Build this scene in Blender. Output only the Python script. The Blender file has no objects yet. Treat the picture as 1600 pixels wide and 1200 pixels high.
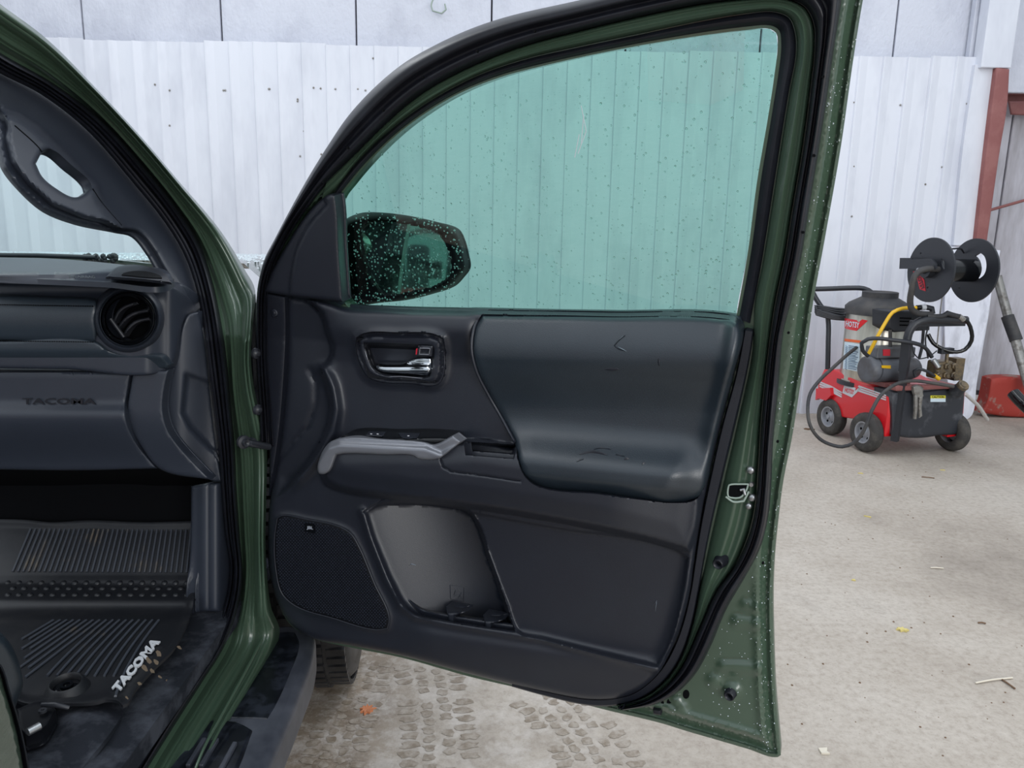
import bpy, bmesh, math, random
import numpy as np
from mathutils import Vector, Matrix
from mathutils.geometry import delaunay_2d_cdt
random.seed(7); RNG = np.random.default_rng(7)
SC = bpy.context.scene; COL = SC.collection
# ------------------------------------------------------------------ camera
CAMH = 1.45; FPX = 1200.0
PITCH, ROLL = math.radians(11.54), math.radians(1.21)
c_, s_ = math.cos(PITCH), math.sin(PITCH)
FW = np.array([0, c_, -s_]); U0 = np.array([0, s_, c_]); R0 = np.array([1.0, 0, 0])
RT = R0*math.cos(ROLL)+U0*math.sin(ROLL); UP = U0*math.cos(ROLL)-R0*math.sin(ROLL)
EYE = np.array([0, 0, CAMH])
cam = bpy.data.cameras.new('camera'); camo = bpy.data.objects.new('camera', cam); COL.objects.link(camo)
cam.sensor_width = 36; cam.lens = 36*FPX/1600; cam.clip_start = .05; cam.clip_end = 100
camo.matrix_world = Matrix(((RT[0], UP[0], -FW[0], 0), (RT[1], UP[1], -FW[1], 0), (RT[2], UP[2], -FW[2], CAMH), (0, 0, 0, 1)))
SC.camera = camo
# ------------------------------------------------------------------ world, lights, exposure
SC.view_settings.view_transform = 'Standard'; SC.view_settings.look = 'None'
SC.view_settings.gamma = 1; SC.view_settings.use_curve_mapping = False
SC.view_settings.exposure = 0.2
w = bpy.data.worlds.new('world'); SC.world = w; w.use_nodes = True
w.node_tree.nodes['Background'].inputs[0].default_value = (.84, .91, 1.0, 1)
w.node_tree.nodes['Background'].inputs[1].default_value = 1.0
def area(name, loc, target, sx, sy, power, color=(1, 1, 1)):
    l = bpy.data.lights.new(name, 'AREA'); l.shape = 'RECTANGLE'; l.size = sx; l.size_y = sy
    l.energy = power; l.color = color
    o = bpy.data.objects.new(name, l); COL.objects.link(o); o.location = loc
    o.rotation_euler = (Vector(target)-Vector(loc)).to_track_quat('-Z', 'Y').to_euler()
    return o
area('bay_door_daylight', (3.2, -6.0, 3.0), (0.2, 3, 0.9), 4.0, 3.6, 260, (1, .98, .95))
for lx, ly in ((-2.4, 1.5), (1.6, 1.2), (1.6, 4.2), (-2.4, 4.2)):
    area('added_highlight_strip', (lx, ly, 4.6), (lx, ly, 0), .30, 2.4, 26, (.95, .98, 1))  # unseen overhead strips, added to give upward faces and paint their highlights

# ------------------------------------------------------------------ helpers: rays and surfaces
def A(x): return np.asarray(x, float)
def ray(p):
    p = A(p).reshape(-1, 2)
    return (FW[None]*FPX + np.outer(p[:, 0]-800, RT) - np.outer(p[:, 1]-600, UP))/FPX
def hit(p, surf, h):
    D = ray(p); h = np.broadcast_to(A(h), (len(D),))
    lo = np.full(len(D), .25); hi = np.full(len(D), 14.0)
    for _ in range(38):
        m = (lo+hi)/2; f = surf(EYE+D*m[:, None])
        g = f > h; lo = np.where(g, m, lo); hi = np.where(g, hi, m)
    return EYE+D*lo[:, None]
def grad(surf, P):
    e = 1e-4; g = np.stack([surf(P+np.eye(3)[i]*e)-surf(P-np.eye(3)[i]*e) for i in range(3)], 1)
    return g/np.maximum(np.linalg.norm(g, axis=1, keepdims=True), 1e-9)
def at(x, y, Y):
    D = ray([[x, y]])[0]; return EYE+D*(Y/D[1])
def atz(x, y, z):
    D = ray([[x, y]])[0]; return EYE+D*((z-CAMH)/D[2])
HG = np.array([-.565, 1.735, .5])
DN = np.array([-.389, -.921, 0]); DD = np.array([.921, -.389, 0])
def S_door(P): return (P-HG)@DN - .2*np.maximum(0, P[:, 2]-1.2)
SN = np.array([.999, -.035, 0])
def S_side(P): return (P-HG)@SN + .5*np.maximum(0, P[:, 2]-1.2)
def S_y(y0): return lambda P: y0-P[:, 1]
def S_z(z0): return lambda P: P[:, 2]-z0
def S_pl(pt, n): pt = A(pt); n = A(n)/np.linalg.norm(n); return lambda P: (P-pt)@n

def cr(P, step=4, closed=True):
    P = A(P); n = len(P); out = []
    T = np.zeros_like(P)
    for i in range(n):
        if not closed and i in (0, n-1): continue
        a = P[i]-P[i-1]; b = P[(i+1) % n]-P[i]
        la, lb = np.linalg.norm(a), np.linalg.norm(b)
        if la < 1e-6 or lb < 1e-6: continue
        if (a@b)/(la*lb) < math.cos(math.radians(52)): continue
        T[i] = (a/la+b/lb)/2
    for i in range(n if closed else n-1):
        p, q = P[i], P[(i+1) % n]; L = np.linalg.norm(q-p)
        k = max(1, int(round(L/step)))
        t = (np.arange(k)/k)[:, None]
        m0, m1 = T[i]*L, T[(i+1) % n]*L
        if not T[i].any(): m0 = (q-p)
        if not T[(i+1) % n].any(): m1 = (q-p)
        out.append((2*t**3-3*t**2+1)*p+(t**3-2*t**2+t)*m0+(-2*t**3+3*t**2)*q+(t**3-t**2)*m1)
    r = np.concatenate(out)
    if not closed: r = np.vstack([r, P[-1]])
    return r
def linres(P, step):
    P = A(P); out = []
    for p, q in zip(P, np.roll(P, -1, 0)):
        k = max(1, int(round(np.linalg.norm(q-p)/step))); out += [p+(q-p)*i/k for i in range(k)]
    return A(out)
def resamp(P, n):
    P = cr(P, 3, False); d = np.r_[0, np.cumsum(np.linalg.norm(np.diff(P, axis=0), axis=1))]
    s = np.linspace(0, d[-1], n); return np.stack([np.interp(s, d, P[:, k]) for k in range(P.shape[1])], 1)
def dist(p, L, closed=True):
    p = A(p); L = A(L); Q = np.roll(L, -1, 0) if closed else L[1:]; L2 = L if closed else L[:-1]
    out = np.empty(len(p)); e = Q-L2; ee = np.maximum((e**2).sum(1), 1e-9)
    for i in range(0, len(p), 4000):
        d = p[i:i+4000, None]-L2[None]; t = np.clip((d*e[None]).sum(2)/ee, 0, 1)
        out[i:i+4000] = np.sqrt(((d-t[..., None]*e[None])**2).sum(2).min(1))
    return out
def inside(p, L):
    p = A(p); L = A(L); r = np.zeros(len(p), bool); a = L; b = np.roll(L, -1, 0); k = a[:, 1] != b[:, 1]; a = a[k]; b = b[k]
    lo, hi = L.min(0), L.max(0); idx = np.nonzero(((p >= lo) & (p <= hi)).all(1))[0]
    sl = (b[:, 0]-a[:, 0])/(b[:, 1]-a[:, 1])
    for i in range(0, len(idx), 3000):
        j = idx[i:i+3000]; y = p[j, 1][:, None]; x = p[j, 0][:, None]
        c = ((a[None, :, 1] > y) != (b[None, :, 1] > y)) & (x < sl[None]*(y-a[None, :, 1])+a[None, :, 0]); r[j] = (c.sum(1) % 2) == 1
    return r
def sd(p, L): d = dist(p, L); return np.where(inside(p, L), d, -d)
def sm(a, b, x): t = np.clip((x-a)/(b-a), 0, 1); return t*t*(3-2*t)

def mesh(name, V, Fc, mat, parent=None, smooth=True):
    V = A(V); loc = np.zeros(3)
    if parent is None: loc = np.array([(V[:, 0].min()+V[:, 0].max())/2, (V[:, 1].min()+V[:, 1].max())/2, V[:, 2].min()])
    me = bpy.data.meshes.new(name); me.from_pydata((V-loc).tolist(), [], [tuple(int(i) for i in f) for f in Fc])
    if smooth: me.polygons.foreach_set('use_smooth', [True]*len(me.polygons))
    me.update(); o = bpy.data.objects.new(name, me); COL.objects.link(o); o.location = tuple(map(float, loc))
    if mat: me.materials.append(mat)
    if parent is not None:
        o.parent = parent
        if parent.parent is None: o.matrix_parent_inverse = Matrix.Translation(-parent.location)
    if smooth:
        # keep sharp creases where the angle is large
        bm = bmesh.new(); bm.from_mesh(me); bmesh.ops.recalc_face_normals(bm, faces=bm.faces)
        for e in bm.edges:
            if len(e.link_faces) == 2 and e.calc_face_angle(0) > 1.05: e.smooth = False
        bm.to_mesh(me); bm.free()
    return o
def tri2d(outline, holes, extra, sp):
    o = outline; lo, hi = o.min(0), o.max(0)
    xs = np.arange(lo[0]+sp/2, hi[0], sp); ys = np.arange(lo[1]+sp/2, hi[1], sp*.87)
    G = np.array([(x+(sp/2 if j % 2 else 0), y) for j, y in enumerate(ys) for x in xs]).reshape(-1, 2)
    loops = [outline]+list(holes)
    if len(G):
        m = inside(G, outline)
        for h in holes: m &= ~inside(G, h)
        G = G[m]
        for l in loops: G = G[dist(G, l) > sp*.45] if len(G) else G
    ex = [A(e) for e in extra if len(e)]
    ins = []
    for l in loops:
        nx = np.roll(l, -1, 0)-np.roll(l, 1, 0); nn = np.stack([-nx[:, 1], nx[:, 0]], 1)
        nn /= np.maximum(np.linalg.norm(nn, axis=1, keepdims=True), 1e-9)
        for d in ([1.2, 2.6] if sp > 2.5 else []):
            for sg in (1, -1): ins.append(l+nn*d*sg)
    if ins:
        I = np.concatenate(ins); m = inside(I, outline)
        for h in holes: m &= ~inside(I, h)
        I = I[m]
        for l in loops: I = I[dist(I, l) > .8] if len(I) else I
        ex.append(I)
    pts = [l for l in loops]; edges = []; off = 0
    for l in loops:
        n = len(l); edges += [(off+i, off+(i+1) % n) for i in range(n)]; off += n
    E = np.concatenate(ex) if ex else np.zeros((0, 2))
    if len(E):
        m = inside(E, outline)
        for h in holes: m &= ~inside(E, h)
        E = E[m]
        for l in loops: E = E[dist(E, l) > .6] if len(E) else E
    allp = np.concatenate(pts+[E, G]) if len(G) else np.concatenate(pts+[E])
    r = delaunay_2d_cdt([Vector(p) for p in allp], edges, [], 0, .02)
    V = A([tuple(v) for v in r[0]]); T = np.array([f for f in r[2] if len(f) == 3])
    cen = V[T].mean(1); m = inside(cen, outline)
    for h in holes: m &= ~inside(cen, h)
    return V, T[m]
def close_back(P3, N3, T, thick):
    n = len(P3); B = P3-N3*thick; cnt = {}
    for t in T:
        for a, b in ((t[0], t[1]), (t[1], t[2]), (t[2], t[0])): cnt[(a, b)] = 1
    S = [(a, b, b+n, a+n) for (a, b) in cnt if (b, a) not in cnt]
    F = [tuple(t) for t in T]+[(t[0]+n, t[2]+n, t[1]+n) for t in T]+[(s[1], s[0], s[3], s[2]) for s in S]
    return np.vstack([P3, B]), F
def patch(name, outline, surf, h, mat, parent=None, holes=(), sp=6, thick=.004, edge=None, extra=(), smooth_out=True, back=True, sharp=False, sub=None):
    """relief: a traced outline laid on its own surface in the scene, with relief h (metres) and thickness"""
    st = max(2.0, sp*.8)
    O = cr(outline, st) if smooth_out else linres(outline, st)
    Hs = [cr(q, max(1.2, min(st, 4))) for q in holes]
    V, T = tri2d(O, Hs, extra, sp)
    hh = h(V) if callable(h) else np.full(len(V), float(h))
    if edge:
        r, drop = edge; d = dist(V, O)
        for q in Hs: d = np.minimum(d, dist(V, q))
        t = np.clip(d/r, 0, 1); hh = hh-drop*(1-np.sqrt(np.maximum(0, 1-(1-t)**2)))
    P = hit(V, surf, hh)
    if back:
        N = grad(surf, P); P, F = close_back(P, N, T, thick)
    else: F = T
    return mesh(name, P, F, mat, parent)
def band(name, La, Lb, surf, prof, mat, parent=None, n=140, thick=.008, k=None, closed=False):
    """strip between two traced lines with a cross profile [(s, h)]"""
    a, b = resamp(La, n), resamp(Lb, n)
    prof = A(prof); k = k or 4*len(prof)+1
    s = np.linspace(0, 1, k); ss = np.linspace(-.12, 1.12, 300)
    hp = np.interp(ss, prof[:, 0], prof[:, 1]); ker = np.hanning(27)[1:-1]; ker /= ker.sum()
    hs = np.convolve(np.pad(hp, 12, 'edge'), ker, 'valid'); hs = np.interp(s, ss, hs)
    pts = (a[:, None]*(1-s[None, :, None])+b[:, None]*s[None, :, None]).reshape(-1, 2)
    P = hit(pts, surf, np.tile(hs, n)); T = []
    for i in range(n-1):
        for j in range(k-1):
            q = i*k+j; T += [(q, q+1, q+k+1), (q, q+k+1, q+k)]
    P, F = close_back(P, grad(surf, P), np.array(T), thick)
    return mesh(name, P, F, mat, parent)
def tube3(pts, r, seg=10, caps=True):
    P = A(pts); n = len(P); T = np.gradient(P, axis=0); T /= np.linalg.norm(T, axis=1, keepdims=True)
    up = np.array([0, 0, 1.]) if abs(T[0][2]) < .9 else np.array([1., 0, 0])
    u = np.cross(T[0], up); u /= np.linalg.norm(u); V = []; F = []
    r = np.broadcast_to(A(r), (n,))
    for i in range(n):
        u = u-T[i]*(u@T[i]); u /= np.linalg.norm(u); v = np.cross(T[i], u)
        for j in range(seg):
            t = 2*math.pi*j/seg; V.append(P[i]+r[i]*(u*math.cos(t)+v*math.sin(t)))
    for i in range(n-1):
        for j in range(seg):
            a = i*seg+j; b = i*seg+(j+1) % seg; F.append((a, b, b+seg, a+seg))
    if caps: F.append(tuple(range(seg))[::-1]); F.append(tuple((n-1)*seg+j for j in range(seg)))
    return V, F
def tube(name, pts, r, mat, parent=None, seg=10, smooth_path=True, step=None):
    P = A(pts)
    if smooth_path and len(P) > 2:
        L = np.linalg.norm(np.diff(P, axis=0), axis=1).sum(); P = cr(P, step or L/40, False)
    V, F = tube3(P, r, seg); return mesh(name, V, F, mat, parent)
def join(parts):
    V = []; F = []
    for v, f in parts:
        n = len(V); V += list(v); F += [tuple(i+n for i in q) for q in f]
    return V, F
def boxg(cn, size, ax=None):
    cn = A(cn); sx, sy, sz = A(size)/2; M = np.eye(3) if ax is None else A(ax)
    V = [cn+M[0]*x*sx+M[1]*y*sy+M[2]*z*sz for x in (-1, 1) for y in (-1, 1) for z in (-1, 1)]
    return V, [(0, 1, 3, 2), (4, 6, 7, 5), (0, 4, 5, 1), (2, 3, 7, 6), (0, 2, 6, 4), (1, 5, 7, 3)]
def bevel(o, wd=.004, seg=2):
    m = o.modifiers.new('bevel', 'BEVEL'); m.width = wd; m.segments = seg; m.limit_method = 'ANGLE'; return o
def lathe(c, axis, prof, seg=32, a0=0, a1=2*math.pi, ref=None):
    """prof [(distance along axis, radius)]"""
    c = A(c); ax = A(axis)/np.linalg.norm(axis)
    ref = A(ref) if ref is not None else (np.array([0, 0, 1.]) if abs(ax[2]) < .9 else np.array([1., 0, 0]))
    u = ref-ax*(ref@ax); u /= np.linalg.norm(u); v = np.cross(ax, u); full = abs(a1-a0-2*math.pi) < 1e-6
    m = seg if full else seg+1; V = []; F = []
    for d, r in prof:
        for j in range(m):
            t = a0+(a1-a0)*j/seg; V.append(c+ax*d+max(r, 1e-5)*(u*math.cos(t)+v*math.sin(t)))
    for i in range(len(prof)-1):
        for j in range(seg):
            a = i*m+j; b = i*m+(j+1) % m; F.append((a, b, b+m, a+m))
    return V, F
def plate(name, outline, holes, org, ux, uy, th, mat, parent, sp):
    O = cr(outline, sp*.8); Hs = [cr(q, sp*.3) for q in holes]
    V, T = tri2d(O*100, [q*100 for q in Hs], [], sp*100); V = V/100
    org, ux, uy = A(org), A(ux), A(uy); nz = np.cross(ux, uy)
    P = org+V[:, :1]*ux+V[:, 1:]*uy
    P, F = close_back(P, np.tile(nz, (len(P), 1)), T, th)
    return mesh(name, P, F, mat, parent, smooth=True)
def text_mesh(s, shear=0, bold=0, extrude=0):
    cu = bpy.data.curves.new('lettering', 'FONT'); cu.body = s; cu.size = 1; cu.shear = shear; cu.offset = bold; cu.extrude = extrude; cu.resolution_u = 2
    cu.align_x = 'CENTER'; cu.align_y = 'CENTER'
    t = bpy.data.objects.new('lettering', cu); me = bpy.data.meshes.new_from_object(t)
    V = A([tuple(v.co) for v in me.vertices]); F = [tuple(p.vertices) for p in me.polygons]
    bpy.data.objects.remove(t); bpy.data.meshes.remove(me)
    V[:, 0] -= (V[:, 0].max()+V[:, 0].min())/2; V[:, 1] -= (V[:, 1].max()+V[:, 1].min())/2
    V[:, 0] /= np.ptp(V[:, 0]); V[:, 1] /= np.ptp(V[:, 1]); return V, F
def text_px(name, s, c, ux, uy, surf, h, mat, parent, bold=.0, shear=0, ext=.0008):
    """lettering lying on a surface; ux, uy: width and height vectors of the word"""
    V, F = text_mesh(s, shear, bold); p = A(c)+V[:, :1]*A(ux)+V[:, 1:2]*A(uy)
    hh = h(p) if callable(h) else h
    P = hit(p, surf, hh); N = grad(surf, P)
    F2 = [];
    for f in F:
        for i in range(1, len(f)-1): F2.append((f[0], f[i], f[i+1]))
    P, FF = close_back(P, N, np.array(F2), ext)
    return mesh(name, P, FF, mat, parent, smooth=False)
def text_3d(name, s, org, ux, uy, mat, parent, bold=0, shear=0, ext=.001):
    V, F = text_mesh(s, shear, bold); ux, uy = A(ux), A(uy); n = np.cross(ux, uy); n /= np.linalg.norm(n)
    P = A(org)+V[:, :1]*ux+V[:, 1:2]*uy; F2 = []
    for f in F:
        for i in range(1, len(f)-1): F2.append((f[0], f[i], f[i+1]))
    P, FF = close_back(P, np.tile(n, (len(P), 1)), np.array(F2), ext); return mesh(name, P, FF, mat, parent, smooth=False)
def ell(cx, cy, rx, ry, n=28, rot=0):
    t = np.linspace(0, 2*np.pi, n, endpoint=False); c, s = math.cos(rot), math.sin(rot)
    x, y = rx*np.cos(t), ry*np.sin(t); return np.stack([cx+c*x-s*y, cy+s*x+c*y], 1)
def empty(name, loc, label, cat, group=None, kind=None):
    o = bpy.data.objects.new(name, None); COL.objects.link(o); o.location = tuple(map(float, loc)); o.empty_display_size = .1
    tag(o, label, cat, group, kind); return o
def tag(o, label=None, cat=None, group=None, kind=None):
    for k_, v_ in (('label', label), ('category', cat), ('group', group), ('kind', kind)):
        if v_: o[k_] = v_
    return o

# ------------------------------------------------------------------ materials
def lin(c): return tuple(((v/255)/12.92 if v/255 < .04045 else ((v/255+.055)/1.055)**2.4) for v in c)
def mat(name, c, rough=.5, metal=0, spec=.5, coat=0, bump=0, bscale=300, c2=None, cscale=8, cmix=(.45, .65), rvar=0, emit=None, bdist=.001, detail=4, stretch=None):
    m = bpy.data.materials.new(name); m.use_nodes = True; nt = m.node_tree; b = nt.nodes['Principled BSDF']
    b.inputs['Base Color'].default_value = (*lin(c), 1); b.inputs['Roughness'].default_value = rough
    b.inputs['Metallic'].default_value = metal; b.inputs['Specular IOR Level'].default_value = spec
    b.inputs['Coat Weight'].default_value = coat; b.inputs['Coat Roughness'].default_value = .06
    tc = nt.nodes.new('ShaderNodeNewGeometry'); pos = tc.outputs['Position']
    if stretch:
        mp = nt.nodes.new('ShaderNodeMapping'); mp.inputs['Scale'].default_value = stretch
        nt.links.new(pos, mp.inputs[0]); pos = mp.outputs[0]
    if c2:
        n = nt.nodes.new('ShaderNodeTexNoise'); n.inputs['Scale'].default_value = cscale; n.inputs['Detail'].default_value = detail
        n.inputs['Roughness'].default_value = .65
        nt.links.new(pos, n.inputs['Vector']); r = nt.nodes.new('ShaderNodeValToRGB')
        r.color_ramp.elements[0].position, r.color_ramp.elements[1].position = cmix
        r.color_ramp.elements[0].color = (*lin(c), 1); r.color_ramp.elements[1].color = (*lin(c2), 1)
        nt.links.new(n.outputs['Fac'], r.inputs[0]); nt.links.new(r.outputs[0], b.inputs['Base Color'])
        if rvar:
            mr = nt.nodes.new('ShaderNodeMapRange'); mr.inputs[3].default_value = rough; mr.inputs[4].default_value = rough+rvar
            nt.links.new(n.outputs['Fac'], mr.inputs[0]); nt.links.new(mr.outputs[0], b.inputs['Roughness'])
    if bump:
        n = nt.nodes.new('ShaderNodeTexNoise'); n.inputs['Scale'].default_value = bscale; n.inputs['Detail'].default_value = 2
        nt.links.new(pos, n.inputs['Vector'])
        bp = nt.nodes.new('ShaderNodeBump'); bp.inputs['Strength'].default_value = bump; bp.inputs['Distance'].default_value = bdist
        nt.links.new(n.outputs['Fac'], bp.inputs['Height']); nt.links.new(bp.outputs[0], b.inputs['Normal'])
    if emit: b.inputs['Emission Color'].default_value = (*lin(emit[0]), 1); b.inputs['Emission Strength'].default_value = emit[1]
    return m
M = {}
M['green'] = mat('green_paint', (60, 79, 64), .3, coat=.6, c2=(64, 83, 68), cscale=3)
M['green_wet'] = mat('green_paint_wet', (54, 67, 57), .25, coat=.9, c2=(61, 74, 64), cscale=60, bump=.35, bscale=160, bdist=.002)
M['plastic'] = mat('dark_grained_plastic', (28, 31, 40), .40, spec=.6, bump=.25, bscale=900, c2=(31, 35, 44), cscale=4)
M['plastic_in'] = mat('cabin_grained_plastic', (40, 45, 55), .42, spec=.55, bump=.25, bscale=900, c2=(44, 49, 59), cscale=4)
M['vinyl_in'] = mat('cabin_vinyl', (42, 51, 60), .38, spec=.6, bump=.3, bscale=650)
M['sill'] = mat('dusty_sill_plastic', (74, 80, 91), .5, spec=.5, bump=.2, bscale=900, c2=(84, 90, 101), cscale=9)
M['plastic2'] = mat('darker_grained_plastic', (23, 26, 35), .5, spec=.36, bump=.25, bscale=900)
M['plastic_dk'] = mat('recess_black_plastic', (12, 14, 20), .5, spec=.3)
M['vinyl'] = mat('blue_black_vinyl', (31, 40, 48), .36, spec=.7, bump=.35, bscale=650, c2=(35, 44, 52), cscale=5)
M['rubber'] = mat('black_rubber', (19, 20, 27), .42, spec=.4, c2=(26, 28, 36), cscale=12)
M['gloss'] = mat('gloss_black', (8, 10, 14), .15, spec=.4, coat=.15)
M['chrome'] = mat('chrome', (200, 205, 210), .08, metal=1)
M['silver'] = mat('satin_silver_plastic', (128, 130, 137), .36, metal=.5, bump=.1, bscale=1500)
M['steel'] = mat('bare_steel', (170, 172, 174), .35, metal=.9)
M['sealant'] = mat('pale_sealant', (150, 165, 155), .4)
M['mat_rubber'] = mat('floor_mat_rubber', (20, 22, 27), .5, c2=(38, 38, 40), cscale=10, cmix=(.5, .8), bump=.2, bscale=300)
M['rib'] = mat('floor_mat_rib_rubber', (62, 66, 74), .42, c2=(110, 98, 80), cscale=9, cmix=(.56, .72))
M['carpet'] = mat('dark_carpet', (40, 43, 50), .95, spec=.1, c2=(72, 75, 83), cscale=14, bump=.8, bscale=900, bdist=.003)
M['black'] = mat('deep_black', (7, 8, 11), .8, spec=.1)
M['white_print'] = mat('white_lettering', (196, 198, 202), .5)
M['grey_print'] = mat('grey_lettering', (150, 155, 165), .5)
M['emboss'] = mat('embossed_lettering', (18, 20, 28), .45, spec=.5)
M['tire'] = mat('tire_rubber', (66, 64, 63), .8, spec=.2, c2=(84, 81, 77), cscale=14, bump=.3, bscale=60)
M['tire_wet'] = mat('tire_rubber_wet', (22, 22, 24), .4, spec=.4, c2=(48, 48, 50), cscale=10, bump=.2, bscale=80)
M['rim'] = mat('grey_rim', (150, 152, 158), .4, metal=.3)
M['red'] = mat('red_paint', (206, 22, 34), .3, coat=.4)
M['red_dull'] = mat('red_oxide_primer', (136, 82, 80), .6, c2=(146, 94, 91), cscale=7)
M['red_base'] = mat('worn_red_paint', (160, 52, 42), .6, c2=(150, 128, 118), cscale=6, cmix=(.56, .66))
M['steel_can'] = mat('brushed_stainless', (205, 200, 188), .28, metal=.85, c2=(170, 165, 155), cscale=9, stretch=(1, 1, .1))
M['blk_metal'] = mat('black_powder_coat', (38, 40, 46), .42, spec=.5)
M['blk_dusty'] = mat('dusty_black_metal', (44, 45, 49), .6, c2=(84, 80, 76), cscale=5, cmix=(.4, .75))
M['blk_tank'] = mat('scuffed_black_tank', (42, 45, 52), .5, c2=(110, 112, 118), cscale=7, cmix=(.56, .9))
M['motor'] = mat('grey_motor_paint', (92, 95, 102), .45, c2=(78, 76, 78), cscale=6)
M['brass'] = mat('dirty_brass', (128, 112, 88), .45, metal=.6, c2=(92, 86, 78), cscale=30)
M['yellow'] = mat('yellow_hose', (226, 178, 28), .4)
M['orange'] = mat('orange_band', (222, 100, 50), .5)
M['lab_white'] = mat('pale_label', (206, 222, 232), .5)
M['lab_print'] = mat('label_print', (120, 140, 160), .6)
M['lab_red'] = mat('red_label', (190, 36, 52), .5)
M['lab_yel'] = mat('yellow_label', (214, 206, 60), .5)
M['white_wall'] = mat('white_sheet_metal', (219, 222, 231), .5, spec=.25, c2=(207, 210, 220), cscale=2.2, stretch=(1.6, 1, .5))
M['white_dirty'] = mat('scuffed_white_sheet', (226, 229, 240), .5, spec=.25, c2=(150, 152, 160), cscale=5, cmix=(.5, .85), stretch=(1.6, 1, .5))
M['insul'] = mat('insulation_facing', (205, 208, 219), .55, spec=.2, c2=(190, 193, 205), cscale=2.5, bump=.5, bscale=45, bdist=.01, stretch=(1, 1, .6))
M['insul_dirty'] = mat('dirty_insulation_facing', (196, 194, 202), .6, spec=.2, c2=(140, 134, 136), cscale=3.5, cmix=(.42, .8), bump=.6, bscale=9, bdist=.03, stretch=(1.6, 1, .35))
M['seam'] = mat('seam_grey', (92, 92, 100), .8)
M['grey_wall'] = mat('grey_hall_wall', (205, 212, 214), .7)
M['galv'] = mat('galvanised_tube', (150, 148, 144), .4, metal=.5, c2=(110, 104, 98), cscale=20)
M['leaf_y'] = mat('dry_yellow_leaf', (206, 190, 120), .7)
M['leaf_o'] = mat('orange_leaf', (190, 120, 80), .7)
M['twig'] = mat('dry_stem', (212, 204, 188), .7)
M['twig_d'] = mat('brown_debris', (110, 86, 66), .8)
M['pvc'] = mat('white_pvc_hose', (205, 203, 200), .5)

def glass_mat(name, tint, rough=0.0, ior=1.45):
    m = bpy.data.materials.new(name); m.use_nodes = True; nt = m.node_tree; nt.nodes.clear()
    out = nt.nodes.new('ShaderNodeOutputMaterial'); mx = nt.nodes.new('ShaderNodeMixShader')
    tr = nt.nodes.new('ShaderNodeBsdfTransparent'); tr.inputs[0].default_value = (*tint, 1)
    gl = nt.nodes.new('ShaderNodeBsdfGlossy'); gl.inputs['Roughness'].default_value = rough
    lw = nt.nodes.new('ShaderNodeLayerWeight'); lw.inputs[0].default_value = .5
    pw = nt.nodes.new('ShaderNodeMath'); pw.operation = 'POWER'; pw.inputs[1].default_value = 5; nt.links.new(lw.outputs['Facing'], pw.inputs[0])
    fr = nt.nodes.new('ShaderNodeMath'); fr.operation = 'MULTIPLY_ADD'; fr.inputs[1].default_value = .93; fr.inputs[2].default_value = .07; nt.links.new(pw.outputs[0], fr.inputs[0])
    nt.links.new(fr.outputs[0], mx.inputs[0]); nt.links.new(tr.outputs[0], mx.inputs[1]); nt.links.new(gl.outputs[0], mx.inputs[2])
    nt.links.new(mx.outputs[0], out.inputs[0]); return m
M['glass_side'] = glass_mat('green_tinted_glass', (.34, .62, .53))
M['glass_ws'] = glass_mat('windscreen_glass', (.86, 1.0, .98))
def water():
    m = bpy.data.materials.new('water_drop'); m.use_nodes = True; b = m.node_tree.nodes['Principled BSDF']
    b.inputs['Base Color'].default_value = (.8, .9, .88, 1); b.inputs['Roughness'].default_value = 0.02
    b.inputs['IOR'].default_value = 1.33; b.inputs['Transmission Weight'].default_value = 1; return m
M['water'] = water()
def mirror_mat():
    return mat('mirror_silvering', (215, 222, 220), .03, metal=1)
M['mirror'] = mirror_mat()

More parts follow.
